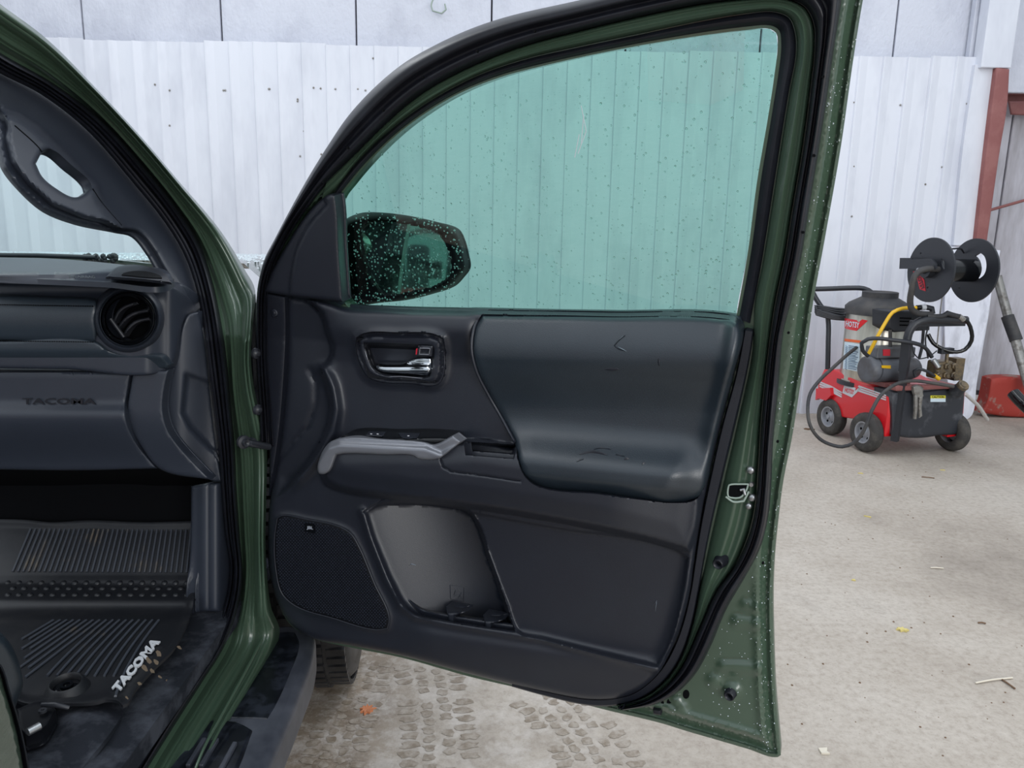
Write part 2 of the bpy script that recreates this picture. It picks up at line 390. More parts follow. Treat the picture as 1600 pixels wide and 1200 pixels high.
def concrete():
    m = mat('concrete', (176, 169, 162), .62, spec=.3); nt = m.node_tree; b = nt.nodes['Principled BSDF']; L = nt.links.new
    g = nt.nodes.new('ShaderNodeNewGeometry').outputs['Position']
    def noise(s, d=6, r=.6, vec=None):
        n = nt.nodes.new('ShaderNodeTexNoise'); n.inputs['Scale'].default_value = s; n.inputs['Detail'].default_value = d; n.inputs['Roughness'].default_value = r
        L(vec or g, n.inputs['Vector']); return n.outputs['Fac']
    def ramp(f, stops):
        r = nt.nodes.new('ShaderNodeValToRGB'); e = r.color_ramp.elements
        while len(e) < len(stops): e.new(.5)
        for q, (p_, c) in zip(e, stops): q.position = p_; q.color = (*lin(c), 1) if len(c) == 3 else c
        L(f, r.inputs[0]); return r.outputs[0]
    def mix(f, a, b_, t='MIX'):
        x = nt.nodes.new('ShaderNodeMix'); x.data_type = 'RGBA'; x.blend_type = t
        if isinstance(f, float): x.inputs[0].default_value = f
        else: L(f, x.inputs[0])
        L(a, x.inputs[6]); L(b_, x.inputs[7]) if not isinstance(b_, tuple) else x.inputs[7].__setattr__('default_value', (*lin(b_), 1)); return x.outputs[2]
    base = ramp(noise(1.1, 8, .62), [(.3, (156, 147, 137)), (.48, (182, 173, 162)), (.62, (194, 186, 176)), (.75, (172, 164, 155))])
    fine = ramp(noise(38, 6, .75), [(.3, (196, 190, 184)), (.5, (236, 234, 232)), (.7, (255, 255, 255))])
    col = mix(.75, base, fine, 'MULTIPLY')
    pits = ramp(noise(120, 2, .5), [(.66, (0, 0, 0)), (.74, (255, 255, 255))])
    col = mix(pits, col, (150, 140, 130))
    # mud where the truck's wheel has stood and rolled
    sx = nt.nodes.new('ShaderNodeSeparateXYZ'); L(g, sx.inputs[0])
    def mr(v, a, b1): 
        q = nt.nodes.new('ShaderNodeMapRange'); q.interpolation_type = 'SMOOTHSTEP'; q.inputs[1].default_value = a; q.inputs[2].default_value = b1; L(v, q.inputs[0]); return q.outputs[0]
    def mul(a, b1):
        q = nt.nodes.new('ShaderNodeMath'); q.operation = 'MULTIPLY'; L(a, q.inputs[0]); L(b1, q.inputs[1]); return q.outputs[0]
    mm = mul(mr(sx.outputs[0], -.18, -.50), mr(sx.outputs[1], 2.9, 2.3))
    br = ramp(noise(22, 7, .8), [(.40, (0, 0, 0)), (.50, (255, 255, 255))])
    q = nt.nodes.new('ShaderNodeMath'); q.operation = 'MULTIPLY'; L(mm, q.inputs[0]); L(br, q.inputs[1])
    wet = ramp(noise(5, 5, .6), [(.35, (110, 96, 82)), (.6, (146, 132, 116))])
    x = nt.nodes.new('ShaderNodeMix'); x.data_type = 'RGBA'; L(q.outputs[0], x.inputs[0]); L(col, x.inputs[6]); L(wet, x.inputs[7]); col = x.outputs[2]
    # pale damp blotches around the tracks
    m2 = mul(mul(mr(sx.outputs[0], .45, .15), mr(sx.outputs[1], 2.8, 2.2)), ramp(noise(9, 8, .75), [(.45, (0, 0, 0)), (.62, (190, 190, 190))]))
    x = nt.nodes.new('ShaderNodeMix'); x.data_type = 'RGBA'; L(m2, x.inputs[0]); L(col, x.inputs[6]); x.inputs[7].default_value = (*lin((206, 200, 194)), 1); col = x.outputs[2]
    L(col, b.inputs['Base Color'])
    bp = nt.nodes.new('ShaderNodeBump'); bp.inputs['Strength'].default_value = .35; bp.inputs['Distance'].default_value = .004
    L(noise(60, 6, .7), bp.inputs['Height']); L(bp.outputs[0], b.inputs['Normal']); return m
M['concrete'] = concrete()

# =================================================================== THE SETTING
WY = 6.15                                        # front wall plane
fl, ff = boxg((0, 1.0, -.05), (14, 16, .1)); tag(mesh('floor', fl, ff, M['concrete'], smooth=False), kind='structure')
# ribbed white sheets of the front wall: each sheet a piece, five ribs a sheet
pitch = .182
ztop = 2.76
def ribbed(x0, nr, z0, z1, y, mt, parent, name='wall_panel'):
    prof = []
    for i in range(nr):
        xa = x0+i*pitch
        prof += [(xa, 0), (xa+.007, .016), (xa+.018, .016), (xa+.075, .0)]
    prof += [(x0+nr*pitch+.004, 0)]
    V = []; F = []
    for (px, d) in prof: V += [(px, y-d, z0), (px, y-d, z1), (px, y-d+.006, z1), (px, y-d+.006, z0)]
    for i in range(len(prof)-1):
        a = 4*i; b = a+4; F += [(a, b, b+1, a+1), (a+1, b+1, b+2, a+2), (a+2, b+2, b+3, a+3)]
    return mesh(name, V, F, mt, parent, smooth=False)
wf = empty('wall_front', (0, WY+.3, 0), 'white metal clad wall of the wash bay behind the truck', 'wall', kind='structure'); del wf['category'], wf['label']
xL = at(129, 62, WY)[0]
x_end = at(1540, 101, WY)[0]
k = 0
x = xL-pitch*20
while x < x_end-.25:
    nr = 5 if x+5*pitch < x_end else max(1, int(round((x_end-x)/pitch)))
    ribbed(x, nr, 0, ztop+(.012 if k % 2 else 0), WY-.001*(k % 2), M['white_wall'], wf); x += nr*pitch; k += 1
XE = x
# upper insulation facing, a little behind, with dark seams between the pieces
seam_x = [at(px, 30, WY+.14)[0] for px in (128, 345, 556, 768)]
dx = seam_x[2]-seam_x[1]
xs = [seam_x[0]-3*dx, seam_x[0]-2*dx, seam_x[0]-dx]+seam_x+[seam_x[3]+dx, seam_x[3]+2*dx, at(1403, 20, WY+.14)[0], at(1403, 20, WY+.14)[0]+dx*1.25]
for a, b in zip(xs[:-1], xs[1:]):
    v, f = boxg(((a+b)/2, WY+.16, 3.55), (b-a-.012, .04, 2.0)); bevel(mesh('insulation_panel', v, f, M['insul'], wf, smooth=False), .008, 2)
v, f = boxg(((XE-6)/2-.02, WY+.22, 2.3), (6+XE, .04, 4.6)); mesh('backing', v, f, M['seam'], wf, smooth=False)
# screws
scr = []
for px, py in ((349, 141), (421, 139), (490, 137), (501, 138), (524, 139), (559, 139), (571, 141), (465, 155), (476, 205), (502, 241), (593, 141), (583, 91), (1335, 160), (1407, 164), (1511, 162), (1534, 158), (1334, 260), (1402, 264), (1472, 261), (1446, 288), (1512, 302), (1331, 338), (265, 141), (242, 132), (352, 141), (420, 139), (465, 158), (469, 244), (265, 196), (475, 205), (1498, 380)):
    c = at(px, py, WY-.004); scr.append(lathe(c, (0, -1, 0), [(0, .008), (.004, .006), (.006, 0)], 8))
tag(mesh('screw', *join(scr), M['galv'], wf, smooth=False), kind='stuff')
# hook high on the insulation
hk = [at(x_, y_, WY+.1) for x_, y_ in ((678, -4), (674, 8), (676, 17), (690, 21), (697, 15), (695, 6))]
tube('hook', hk, .006, M['sealant'], wf, 6)

# corner column: white above, red below, purlin and rod
c0 = empty('trim_1', at(1556, 380, WY-.1), None, None, kind='structure')
def vbox(name, pxl, pxr, yrow, Y, z0, z1, dep, mt, parent):
    a = at(pxl, yrow, Y)[0]; b = at(pxr, yrow, Y)[0]
    v, f = boxg(((a+b)/2, Y+dep/2, (z0+z1)/2), (b-a, dep, z1-z0)); return bevel(mesh(name, v, f, mt, parent, smooth=False), .006)
zc = at(1565, 106, WY-.08)[2]
vbox('column_upper', 1547, 1595, 0, WY-.08, zc, 4.4, .12, M['white_wall'], c0)
vbox('column_flange', 1526, 1546, 0, WY+.06, 2.7, 4.4, .06, M['insul'], c0)
pA = [(1557, 106), (1577, 108), (1573, 170), (1563, 230), (1541, 383), (1524, 383), (1531, 320), (1545, 200)]
patch('column_lower', pA, S_y(WY-.09), 0, M['red_dull'], c0, sp=14, thick=.1, edge=(3, .006))
patch('panel_edge', [(1524, 101), (1552, 101), (1554, 112), (1547, 200), (1534, 320), (1527, 383), (1490, 383), (1505, 230)], S_y(WY-.04), 0, M['white_wall'], c0, sp=14, thick=.04)
# right hand wall of dirty facing further back
wr = empty('wall_right', (5, 6.9, 0), None, None, kind='structure')
YR = 6.75
sx_ = [3.6, at(1592, 60, YR)[0]+.05, 5.3, 6.4]
for a, b in zip(sx_[:-1], sx_[1:]):
    v, f = boxg(((a+b)/2, YR+.03, 2.35), (b-a-.012, .05, 4.5)); bevel(mesh('insulation_panel', v, f, M['insul_dirty'], wr, smooth=False), .01)
v, f = boxg((5.0, YR+.08, 2.3), (3.4, .04, 4.5)); mesh('backing', v, f, M['seam'], wr, smooth=False)
v, f = boxg((7.0, 1.0, 2.0), (.1, 14, 4.0)); mesh('side_wall', v, f, M['grey_wall'], wr, smooth=False)
pu = empty('trim_2', at(1590, 165, YR-.1), None, None, kind='structure')
patch('purlin_web', [(1573, 143), (1640, 144), (1640, 160), (1573, 158)], S_y(YR-.05), 0, M['red_dull'], pu, sp=12, thick=.02)
patch('purlin_flange', [(1576, 158), (1640, 159), (1640, 182), (1580, 179)], S_y(YR-.16), 0, M['red_dull'], pu, sp=12, thick=.012, edge=(3, .01))
patch('purlin_lip', [(1572, 143), (1640, 144), (1640, 148), (1572, 146)], S_y(YR-.14), 0, M['red_dull'], pu, sp=12, thick=.1)
rod = tube('brace_rod', [at(1541, 330, YR-.25), at(1604, 312, YR-.2), at(1660, 296, YR-.15)], .012, M['red_dull'], None, 8, False)
tag(rod, 'thin rusty red rod crossing the dirty facing right of the red column', 'rod')
# low red footing at the base of the right wall
ft = patch('concrete_footing', [(1548, 592), (1556, 590), (1640, 592), (1640, 652), (1575, 651), (1532, 645), (1540, 630)], S_y(WY-.02), lambda p: .0, M['red_base'], None, sp=8, thick=.12, edge=(4, .02))
tag(ft, 'worn red painted footing at the base of the dirty wall', 'footing')
# loose white corner sheet behind the hose reel
shp = [(1478, 385), (1563, 391), (1559, 415), (1552, 440), (1545, 490), (1540, 520), (1533, 560), (1526, 600), (1519, 648), (1512, 655), (1488, 652), (1478, 560)]
sh = patch('corner_sheet', shp, S_y(WY-.06), lambda p: .03*np.exp(-((p[:, 0]-(1553-.21*(p[:, 1]-440)))/5.)**2), M['white_dirty'], None, sp=6, thick=.012)
tag(sh, 'loose white metal sheet with a ragged dirty edge behind the hose reel', 'metal sheet')
# hall walls the camera only meets in reflections
for nm, cn, sz in (('wall_left', (-6.5, .5, 2.0), (.1, 12, 4.0)), ('wall_back', (-4.2, -7.2, 2.0), (5.5, .1, 4.0))):
    v, f = boxg(cn, sz); tag(mesh(nm, v, f, M['grey_wall'], None, smooth=False), kind='structure')

# =================================================================== THE TRUCK
truck = empty('pickup_truck', (-1.3, 1.4, 0), 'dark green pickup truck with its passenger door standing open', 'pickup truck')
# ---- body side: jamb of the door opening
C_out = [(-60, -40), (0, 6), (72, 60), (152, 140), (224, 218), (280, 284), (344, 360), (384, 424), (398, 450), (396, 500), (392, 555), (396, 600), (407, 650), (416, 690), (416, 780), (415, 850), (418, 910), (424, 950), (437, 986), (395, 1077), (350, 1154), (329, 1200), (300, 1270)]
C_w = [(-60, 38), (0, 82), (80, 128), (160, 188), (240, 276), (280, 328), (312, 380), (332, 440), (345, 500), (354, 560), (360, 625), (367, 700), (369, 752), (375, 840), (379, 902), (371, 955), (350, 1011), (315, 1067), (266, 1144), (231, 1200), (190, 1270)]
C_wi = [(-60, 66), (0, 108), (70, 145), (140, 200), (215, 286), (262, 345), (292, 395), (310, 445), (321, 500), (331, 583), (340, 650), (346, 700), (350, 752), (357, 840), (364, 890), (353, 955), (326, 1018), (292, 1067), (246, 1130), (205, 1200), (160, 1270)]
jamb = band('door_jamb', C_w, C_out, S_side, [(0, -.085), (.12, -.08), (.3, -.052), (.42, -.05), (.55, -.035), (.62, -.036), (.8, -.008), (.9, .0), (1, -.006)], M['green'], truck, n=220, k=30)
for pts in ([(409, 1000), (391, 1035), (345, 1120), (318, 1170), (296, 1225)], [(416, 1000), (398, 1042), (355, 1118), (327, 1172), (305, 1225)]):
    q = cr(pts, 8, False); P = hit(q, S_side, .003); v, f = tube3(P, .0032, 6); mesh('rocker_seam', v, f, M['green'], jamb)
for v, f in ([lathe(hit([[x_, y_]], S_side, 0.0)[0]+np.array([.0, 0, 0]), SN+np.array([0, -.4, 0]), [(0, .012), (.006, .012), (.008, .006), (.012, .005), (.013, 0)], 14) for x_, y_ in ((398, 552), (401, 640))]): mesh('hinge_bolt', v, f, M['blk_metal'], jamb)
seal = band('opening_weatherstrip', C_wi, C_w, S_side, [(0, -.10), (.12, -.085), (.3, -.078), (.42, -.092), (.5, -.09), (.66, -.062), (.85, -.06), (1, -.082)], M['rubber'], truck, n=220, k=24)
# check strap between pillar and door
st = [hit([[376, 690]], S_side, -.03)[0], hit([[392, 693]], S_side, .0)[0], hit([[420, 698]], S_side, .02)[0]]
tube('check_strap', st, .008, M['blk_metal'], truck, 8, False)
v, f = join([lathe(hit([[379, 690]], S_side, -.02)[0], SN+np.array([0, -.8, 0]), [(0, .015), (.008, .015), (.01, .009), (.018, .008), (.018, .004), (.012, 0)], 16), lathe(hit([[392, 688]], S_side, -.01)[0], SN+np.array([0, -.8, 0]), [(0, .008), (.012, .007), (.013, 0)], 10)])
mesh('strap_bracket', v, f, M['blk_metal'], truck)
# ---- inner pillar trim with the grab handle
trim_in = [(-60, 140), (0, 172), (8, 200), (6, 216), (16, 256), (40, 288), (80, 324), (128, 344), (192, 358), (216, 364), (240, 392), (256, 420), (272, 444), (300, 470), (312, 500), (330, 583), (338, 640), (349, 752), (352, 752), (334, 583), (324, 500), (313, 445), (295, 395), (265, 345), (218, 286), (143, 200), (73, 145), (0, 106), (-60, 64)]
hole = [(56, 256), (68, 237), (80, 235), (110, 258), (140, 286), (143, 295), (124, 307), (114, 308), (90, 296), (66, 276)]
hnd_in = [(0, 172), (8, 200), (6, 216), (16, 256), (40, 288), (80, 324), (128, 344), (192, 358), (186, 350), (160, 318), (150, 290), (100, 240), (60, 200), (30, 180)]
def h_pil(p):
    d = dist(p, cr(C_wi, 6, False), False)
    h = -.115-.03*sm(0, 60, d)
    s = sd(p, A(hnd_in)); h = h+.028*sm(-4, 10, s)*(1-.0*s)
    return h
pil = patch('pillar_trim', trim_in, S_side, h_pil, M['plastic_in'], truck, holes=[hole], sp=4, thick=.02, edge=(7, .012))
for pts in ([(23, 196), (60, 230), (66, 238)], [(145, 295), (158, 315), (190, 352)]):
    q = cr(pts, 3, False); P = hit(q, S_side, h_pil(q)+.0005); v, f = tube3(P, .0012, 6); mesh('trim_seam', v, f, M['black'], pil)
# ---- windscreen, cowl, wiper, wet hood
S_ws = S_pl((-.6, 2.02, 1.27), (0, -1, -1.0+.0))
def S_wsf(P): return (2.06-(P[:, 2]-1.3)*1.1)-P[:, 1]
ws = patch('windscreen', [(-80, 60), (60, 140), (160, 250), (240, 330), (300, 420), (290, 430), (262, 420), (200, 412), (130, 406), (60, 403), (-80, 402)], S_wsf, 0, M['glass_ws'], truck, sp=16, thick=.004, back=False)
S_hd = S_z(1.335)
def h_hood(p): return 0*p[:, 0]
hv = [(-2.1, 2.22, 1.325), (-.62, 2.22, 1.325), (-.60, 2.6, 1.335), (-.60, 3.2, 1.31), (-.66, 3.45, 1.24), (-2.1, 3.5, 1.24), (-2.1, 3.2, 1.32), (-2.1, 2.6, 1.35)]
# hood and fender as one curved skin
V = []; F = []
us = np.linspace(0, 1, 26); vs = np.linspace(0, 1, 24)
for i, u in enumerate(us):
    for j, t in enumerate(vs):
        yy = 2.16+1.25*u; xx = -2.25+(1.64-.05*u)*t
        zz = 1.338-.03*u**2-.12*max(0, u-.85)/.15*.5
        zz += -.012*(1-min(1, (xx+2.2)/1.1))
        e = max(0, (t-.90)/.10); zz -= .22*e**2.2; xx += -.01*e
        V.append((xx, yy, zz))
for i in range(25):
    for j in range(23):
        a = i*24+j; F.append((a, a+24, a+25, a+1))
hood = mesh('hood', V, F, M['green_wet'], truck)
drops = []
for _ in range(2600):
    u = RNG.random()**1.0; t = RNG.random(); yy = 2.18+1.2*u; xx = -2.25+(1.64-.05*u)*t
    zz = 1.338-.03*u**2-.12*max(0, u-.85)/.15*.5-.012*(1-min(1, (xx+2.2)/1.1)); e = max(0, (t-.90)/.10); zz -= .22*e**2.2
    r = .003+.006*RNG.random(); n = 6
    V_ = [(xx+r*math.cos(2*math.pi*q/n), yy+r*math.sin(2*math.pi*q/n), zz) for q in range(n)]+[(xx, yy, zz+r*.6)]
    drops.append((V_, [(q, (q+1) % n, n) for q in range(n)]))
M['drop_white'] = mat('beaded_water', (190, 200, 205), .12, spec=.8)
tag(mesh('water_beads', *join(drops), M['drop_white'], hood), kind='stuff')
cw = patch('cowl', [(-80, 396), (60, 400), (130, 404), (200, 408), (262, 416), (262, 432), (-80, 426)], S_y(2.12), 0, M['green_wet'], truck, sp=12, thick=.02)
wp = tube('wiper', [at(-60, 398, 2.08), at(60, 399, 2.08), at(120, 401, 2.08), at(150, 402, 2.08)], [.006]*4, M['blk_metal'], truck, 8, False)
wpb = []
for _ in range(26):
    p = at(132+50*RNG.random(), 399+9*RNG.random(), 2.10); wpb.append(lathe(p, (0, -1, .3), [(0, .008), (.004, .006), (.006, 0)], 6))
mesh('wiper_pivot', *join(wpb), M['blk_dusty'], truck)

# ---- dashboard
DY = 1.62
def S_dash(P): return DY-P[:, 1]
dash = patch('dashboard', [(-80, 426), (0, 430), (60, 432), (110, 434), (170, 437), (232, 440), (262, 444), (288, 458), (303, 473), (308, 486), (296, 492), (287, 505), (270, 568), (262, 578), (100, 577), (-80, 574)], S_dash,
    lambda p: .02-.075*np.clip((450-p[:, 1])/26, 0, 1)**2-.12*np.clip((p[:, 0]-262)/46, 0, 1)**1.5+.03*sm(455, 480, p[:, 1])*(1-sm(225, 262, p[:, 0])), M['plastic_in'], truck, sp=4, thick=.05, edge=(4, .008), holes=[ell(200, 498, 41, 40)])
def S_top(P): return P[:, 2]-1.352-.02*(P[:, 1]-1.66)
dt = patch('dash_top', [(-80, 400), (0, 402), (80, 404), (160, 410), (210, 416), (262, 424), (272, 440), (262, 446), (170, 441), (60, 436), (-80, 431)], S_top, lambda p: -.012*sm(425, 440, p[:, 1]), M['plastic_in'], dash, sp=6, thick=.01)
patch('speaker_cover', [(165, 433), (186, 416), (256, 426), (268, 442), (230, 438)], S_top, .003, M['plastic2'], dash, sp=6, thick=.003, edge=(2, .002))
patch('defrost_slot', [(190, 429), (193, 426.5), (251, 431), (253, 434), (238, 433.6)], S_top, .005, M['black'], dash, sp=6, thick=.002)
text_px('airbag_lettering', 'SRS AIRBAG', (127.5, 432.2), (42, 1.2), (-1.5, -4.2), S_top, .002, M['emboss'], dash, bold=.03)
padp = [(-80, 459), (0, 461), (100, 465), (140, 467), (150, 470), (152, 480), (149, 500), (151, 520), (150, 534), (110, 534), (0, 532), (-80, 531)]
pad = patch('dash_pad', padp, S_dash, lambda p: .058+.014*np.sin(np.clip((p[:, 1]-462)/72, 0, 1)*np.pi), M['vinyl_in'], dash, sp=5, thick=.02, edge=(6, .012))
low = patch('dash_lower_pad', [(-80, 531), (0, 532), (150, 534), (170, 548), (200, 555), (251, 556), (265, 570), (262, 576), (240, 577), (140, 575), (0, 574), (-80, 573)], S_dash, lambda p: .062-.035*sm(545, 580, p[:, 1]), M['vinyl_in'], dash, sp=5, thick=.02, edge=(4, .008))
for y0, y1 in ((476, 478.5), (532.5, 534.5)):
    sts = []
    for i in range(56):
        x_ = -60+i*3.7; yy = y0+(y1-y0)*max(0, x_)/150
        if x_ > 146: break
        q = hit([[x_, yy], [x_+2.3, yy]], S_dash, .0725 if y0 < 500 else .062); sts.append(tube3(q, .0011, 5))
    tag(mesh('stitching', *join(sts), M['black'], dash), kind='stuff')
# vent
def ring(name, c, rx, ry, r0, r1, surf, h0, h1, mt, par, n=48):
    """turned ring: outer radius r0, inner r1 (fractions), rounded"""
    V = []; F = []; k = 9
    for i in range(n):
        t = 2*math.pi*i/n
        for j in range(k):
            s = j/(k-1); rr = r0+(r1-r0)*s; V.append((c[0]+rx*rr*math.cos(t), c[1]+ry*rr*math.sin(t), h0+(h1-h0)*math.sin(math.pi*s)))
    V = A(V); P = hit(V[:, :2], surf, V[:, 2])
    for i in range(n):
        for j in range(k-1):
            a = i*k+j; b = ((i+1) % n)*k+j; F.append((a, a+1, b+1, b))
    return mesh(name, P, F, mt, par)
vc = (200, 498)
vent = ring('vent_surround', vc, 57, 55, 1.0, .70, S_dash, .035, .075, M['plastic_in'], dash)
patch('vent_cavity', ell(200, 498, 40, 39), S_dash, -.02, M['black'], vent if False else dash, sp=8, thick=.01)
ring('vent_ring', vc, 46, 45, 1.0, .74, S_dash, .055, .078, M['gloss'], dash)
ring('chrome_ring', vc, 45, 44, 1.0, .93, S_dash, .070, .086, M['chrome'], dash)
for (xa, ya, xb, yb, bow) in ((177, 503, 207, 474, 7), (183, 513, 231, 484, 8), (192, 524, 234, 497, 8)):
    a = np.array([xa, ya]); b = np.array([xb, yb]); nrm = np.array([-(b-a)[1], (b-a)[0]]); nrm = -nrm/np.linalg.norm(nrm)
    if nrm[1] > 0: nrm = -nrm
    tt = np.linspace(0, 1, 14)[:, None]; mid = a+(b-a)*tt+nrm*bow*np.sin(np.pi*tt)
    o = np.vstack([mid-nrm*-1.5*.8, (mid+nrm*-4.5)[::-1]]); patch('vent_slat', o, S_dash, .04, M['blk_metal'], dash, sp=4, thick=.02, edge=(2, .004))
tube('vent_blade', [hit([[173, 498]], S_dash, .05)[0], hit([[194, 527]], S_dash, .05)[0]], .004, M['blk_metal'], dash, 8, False)
# glove box, side panel, end cap
gl = patch('glove_box', [(-80, 574), (0, 576), (205, 580), (200, 610), (196, 640), (200, 665), (215, 695), (246, 732), (120, 735), (-80, 732)], S_dash,
    lambda p: .03-.05*sm(590, 575, p[:, 1]+6)+.02*sm(625, 650, p[:, 1])-.05*sm(650, 735, p[:, 1]), M['plastic_in'], dash, sp=6, thick=.03, edge=(4, .008))
text_px('model_lettering', 'TACOMA', (92, 627), (115, 0), (0, -9.5), S_dash, .0365, M['emboss'], dash, bold=.02, ext=.001)
patch('dash_side_panel', [(208, 580), (264, 578), (257, 610), (255, 640), (262, 670), (276, 692), (330, 750), (250, 733), (218, 694), (203, 664), (199, 640), (203, 610)], S_dash, lambda p: .03-.0*p[:, 0]-.03*sm(640, 750, p[:, 1]), M['plastic_in'], dash, sp=5, thick=.03, edge=(4, .008))
patch('end_cap', [(286, 507), (294, 492), (310, 487), (318, 520), (331, 640), (338, 700), (346, 752), (330, 751), (276, 692), (261, 668), (256, 640), (258, 605), (265, 578), (272, 570)], S_dash,
    lambda p: -.02-.05*sm(275, 340, p[:, 0])-.02*sm(-3, 5, sd(p, A([(290, 583), (340, 600), (346, 725), (333, 706), (296, 668), (284, 645)]))), M['plastic_in'], dash, sp=4, thick=.03, edge=(3, .006))
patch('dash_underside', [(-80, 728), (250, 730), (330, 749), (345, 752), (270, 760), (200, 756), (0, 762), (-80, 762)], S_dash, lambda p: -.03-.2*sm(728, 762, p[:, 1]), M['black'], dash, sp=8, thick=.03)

# ---- footwell: firewall, toe board, kick panel, sill trim, carpet
FZ = .575
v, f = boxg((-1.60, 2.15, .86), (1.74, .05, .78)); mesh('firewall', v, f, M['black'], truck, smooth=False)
v, f = boxg((-1.5, 1.2, FZ-.045), (1.72, 2.1, .04)); mesh('cab_floor', v, f, M['carpet'], truck, smooth=False)
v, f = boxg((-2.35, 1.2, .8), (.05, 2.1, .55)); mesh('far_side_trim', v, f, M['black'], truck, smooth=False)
kick = [(312, 760), (350, 752), (356, 800), (362, 860), (364, 890), (362, 920), (353, 957), (335, 956), (304, 958), (304, 920), (309, 880), (311, 840)]
patch('kick_panel', kick, S_side, lambda p: -.105-.05*sm(345, 305, p[:, 0]), M['plastic_in'], truck, sp=5, thick=.02, edge=(4, .006))
patch('carpet_patch', [(331, 783), (336, 781), (340, 800), (339, 815), (334, 808)], S_side, -.112, M['grey_wall'], truck, sp=3, thick=.002, edge=(3, .004)) if False else None
sill = patch('sill_trim', [(304, 957), (353, 957), (340, 992), (326, 1018), (292, 1067), (246, 1130), (205, 1200), (160, 1270), (70, 1270), (133, 1200), (189, 1109), (215, 1085), (259, 1050), (290, 1005)], S_side,
    lambda p: -.105-.07*sm(4, 42, dist(p, cr(C_wi, 6, False), False)), M['sill'], truck, sp=5, thick=.03, edge=(3, .005))
cpt = patch('carpet', [(-80, 1090), (20, 1092), (110, 1098), (185, 1096), (200, 1102), (176, 1140), (125, 1205), (80, 1275), (-80, 1275)], S_z(FZ-.012), lambda p: .014*np.sin(p[:, 0]/28)*np.sin(p[:, 1]/31), M['carpet'], truck, sp=6, thick=.01)

# ---- seat edge and its lever
seat = patch('seat', [(-90, 985), (0, 990), (14, 1002), (26, 1025), (34, 1052), (36, 1070), (32, 1085), (24, 1105), (20, 1130), (30, 1180), (36, 1230), (-90, 1230)], S_pl((-.86, .98, .75), (.75, -.65, 0)), lambda p: 0.0, M['vinyl'], truck, sp=6, thick=.12, edge=(14, .03))
brk = patch('seat_bracket', [(26, 1108), (60, 1096), (80, 1100), (88, 1110), (70, 1138), (40, 1150), (30, 1140)], S_z(FZ+.03), 0, M['plastic_dk'], truck, sp=4, thick=.03, edge=(4, .01))
v, f = tube3([atz(43, 1144, FZ+.06), atz(62, 1134, FZ+.06)], .0065, 12); mesh('lever', v, f, M['steel'], brk)
v, f = lathe(atz(67, 1112, FZ+.036), (0, 0, 1), [(0, .007), (.004, .007), (.004, .003), (0, .002)], 14); mesh('bolt', v, f, M['blk_metal'], brk)
v, f = tube3([atz(66, 1101, FZ+.04), atz(86, 1101, FZ+.045), atz(108, 1106, FZ+.035)], [.004, .005, .004], 8); mesh('rail_end', v, f, M['blk_metal'], brk)
# ---- rear edge of the opening (pillar behind the door)
bp = patch('rear_pillar', [(-90, 1010), (-20, 1020), (0, 1048), (10, 1082), (20, 1115), (30, 1155), (38, 1200), (50, 1270), (-90, 1270)], S_side, 0, M['green_wet'], truck, sp=8, thick=.05, edge=(5, .01))
band('pillar_edge_seal', [(-6, 1040), (0, 1046), (12, 1083), (23, 1118), (33, 1158), (41, 1200), (54, 1270)], [(-2, 1034), (4, 1042), (17, 1083), (28, 1118), (38, 1158), (46, 1200), (60, 1270)], S_side, [(0, -.01), (.5, .004), (1, -.02)], M['rubber'], bp, n=30)

# =================================================================== THE OPEN DOOR
K0 = [(448, 339), (476, 289), (510, 232), (540, 187), (585, 139), (630, 101), (675, 75), (731, 49), (787, 30), (844, 17), (900, 4), (980, -14), (1080, -34), (1180, -50), (1270, -56), (1325, -50), (1345, -34), (1350, -10), (1348, 0), (1333, 93), (1313, 233), (1285, 393), (1269, 480), (1259, 550), (1250, 602), (1236, 690), (1223, 755), (1214, 825), (1209, 880), (1207, 937), (1208, 996), (1211, 1077), (1215, 1127), (1220, 1180), (1215, 1183), (1168, 1170), (1120, 1156), (1075, 1143), (1033, 1130), (946, 1109), (850, 1084), (737, 1058), (625, 1027), (550, 1012), (486, 996), (456, 978), (440, 955), (423, 894), (421, 819), (424, 760), (420, 695), (413, 650), (406, 600), (404, 550), (402, 500), (401, 465), (404, 440), (412, 412), (425, 386)]
K1 = [(421, 700), (416, 640), (411, 570), (410, 500), (411, 455), (423, 412), (446, 366), (477, 322), (511, 281), (553, 241), (600, 195), (637, 162), (675, 135), (750, 97), (825, 69), (900, 49), (1000, 25), (1100, 5), (1170, -3), (1225, -4), (1258, 10), (1272, 36), (1274, 70), (1268, 133), (1255, 233), (1238, 333), (1228, 397), (1211, 480), (1199, 567), (1190, 655), (1186, 725), (1180, 795), (1169, 840), (1146, 890), (1121, 923), (1094, 981), (1062, 1048), (1033, 1080), (1000, 1099), (965, 1107)]
K1b = [(404, 700), (404, 640), (400, 570), (399, 500), (402, 455), (412, 408), (430, 372), (451, 332), (480, 280), (512, 228), (545, 180), (588, 134), (632, 98), (677, 72), (733, 46), (789, 27), (902, 1), (1000, -22), (1100, -42), (1200, -55), (1290, -50), (1318, -25), (1312, 20), (1303, 77), (1290, 167), (1277, 250), (1263, 333), (1253, 397), (1234, 480), (1225, 515), (1215, 620), (1208, 690), (1204, 760), (1199, 812), (1188, 856), (1164, 902), (1135, 952), (1109, 1013), (1086, 1054), (1057, 1083), (1022, 1101), (975, 1110)]
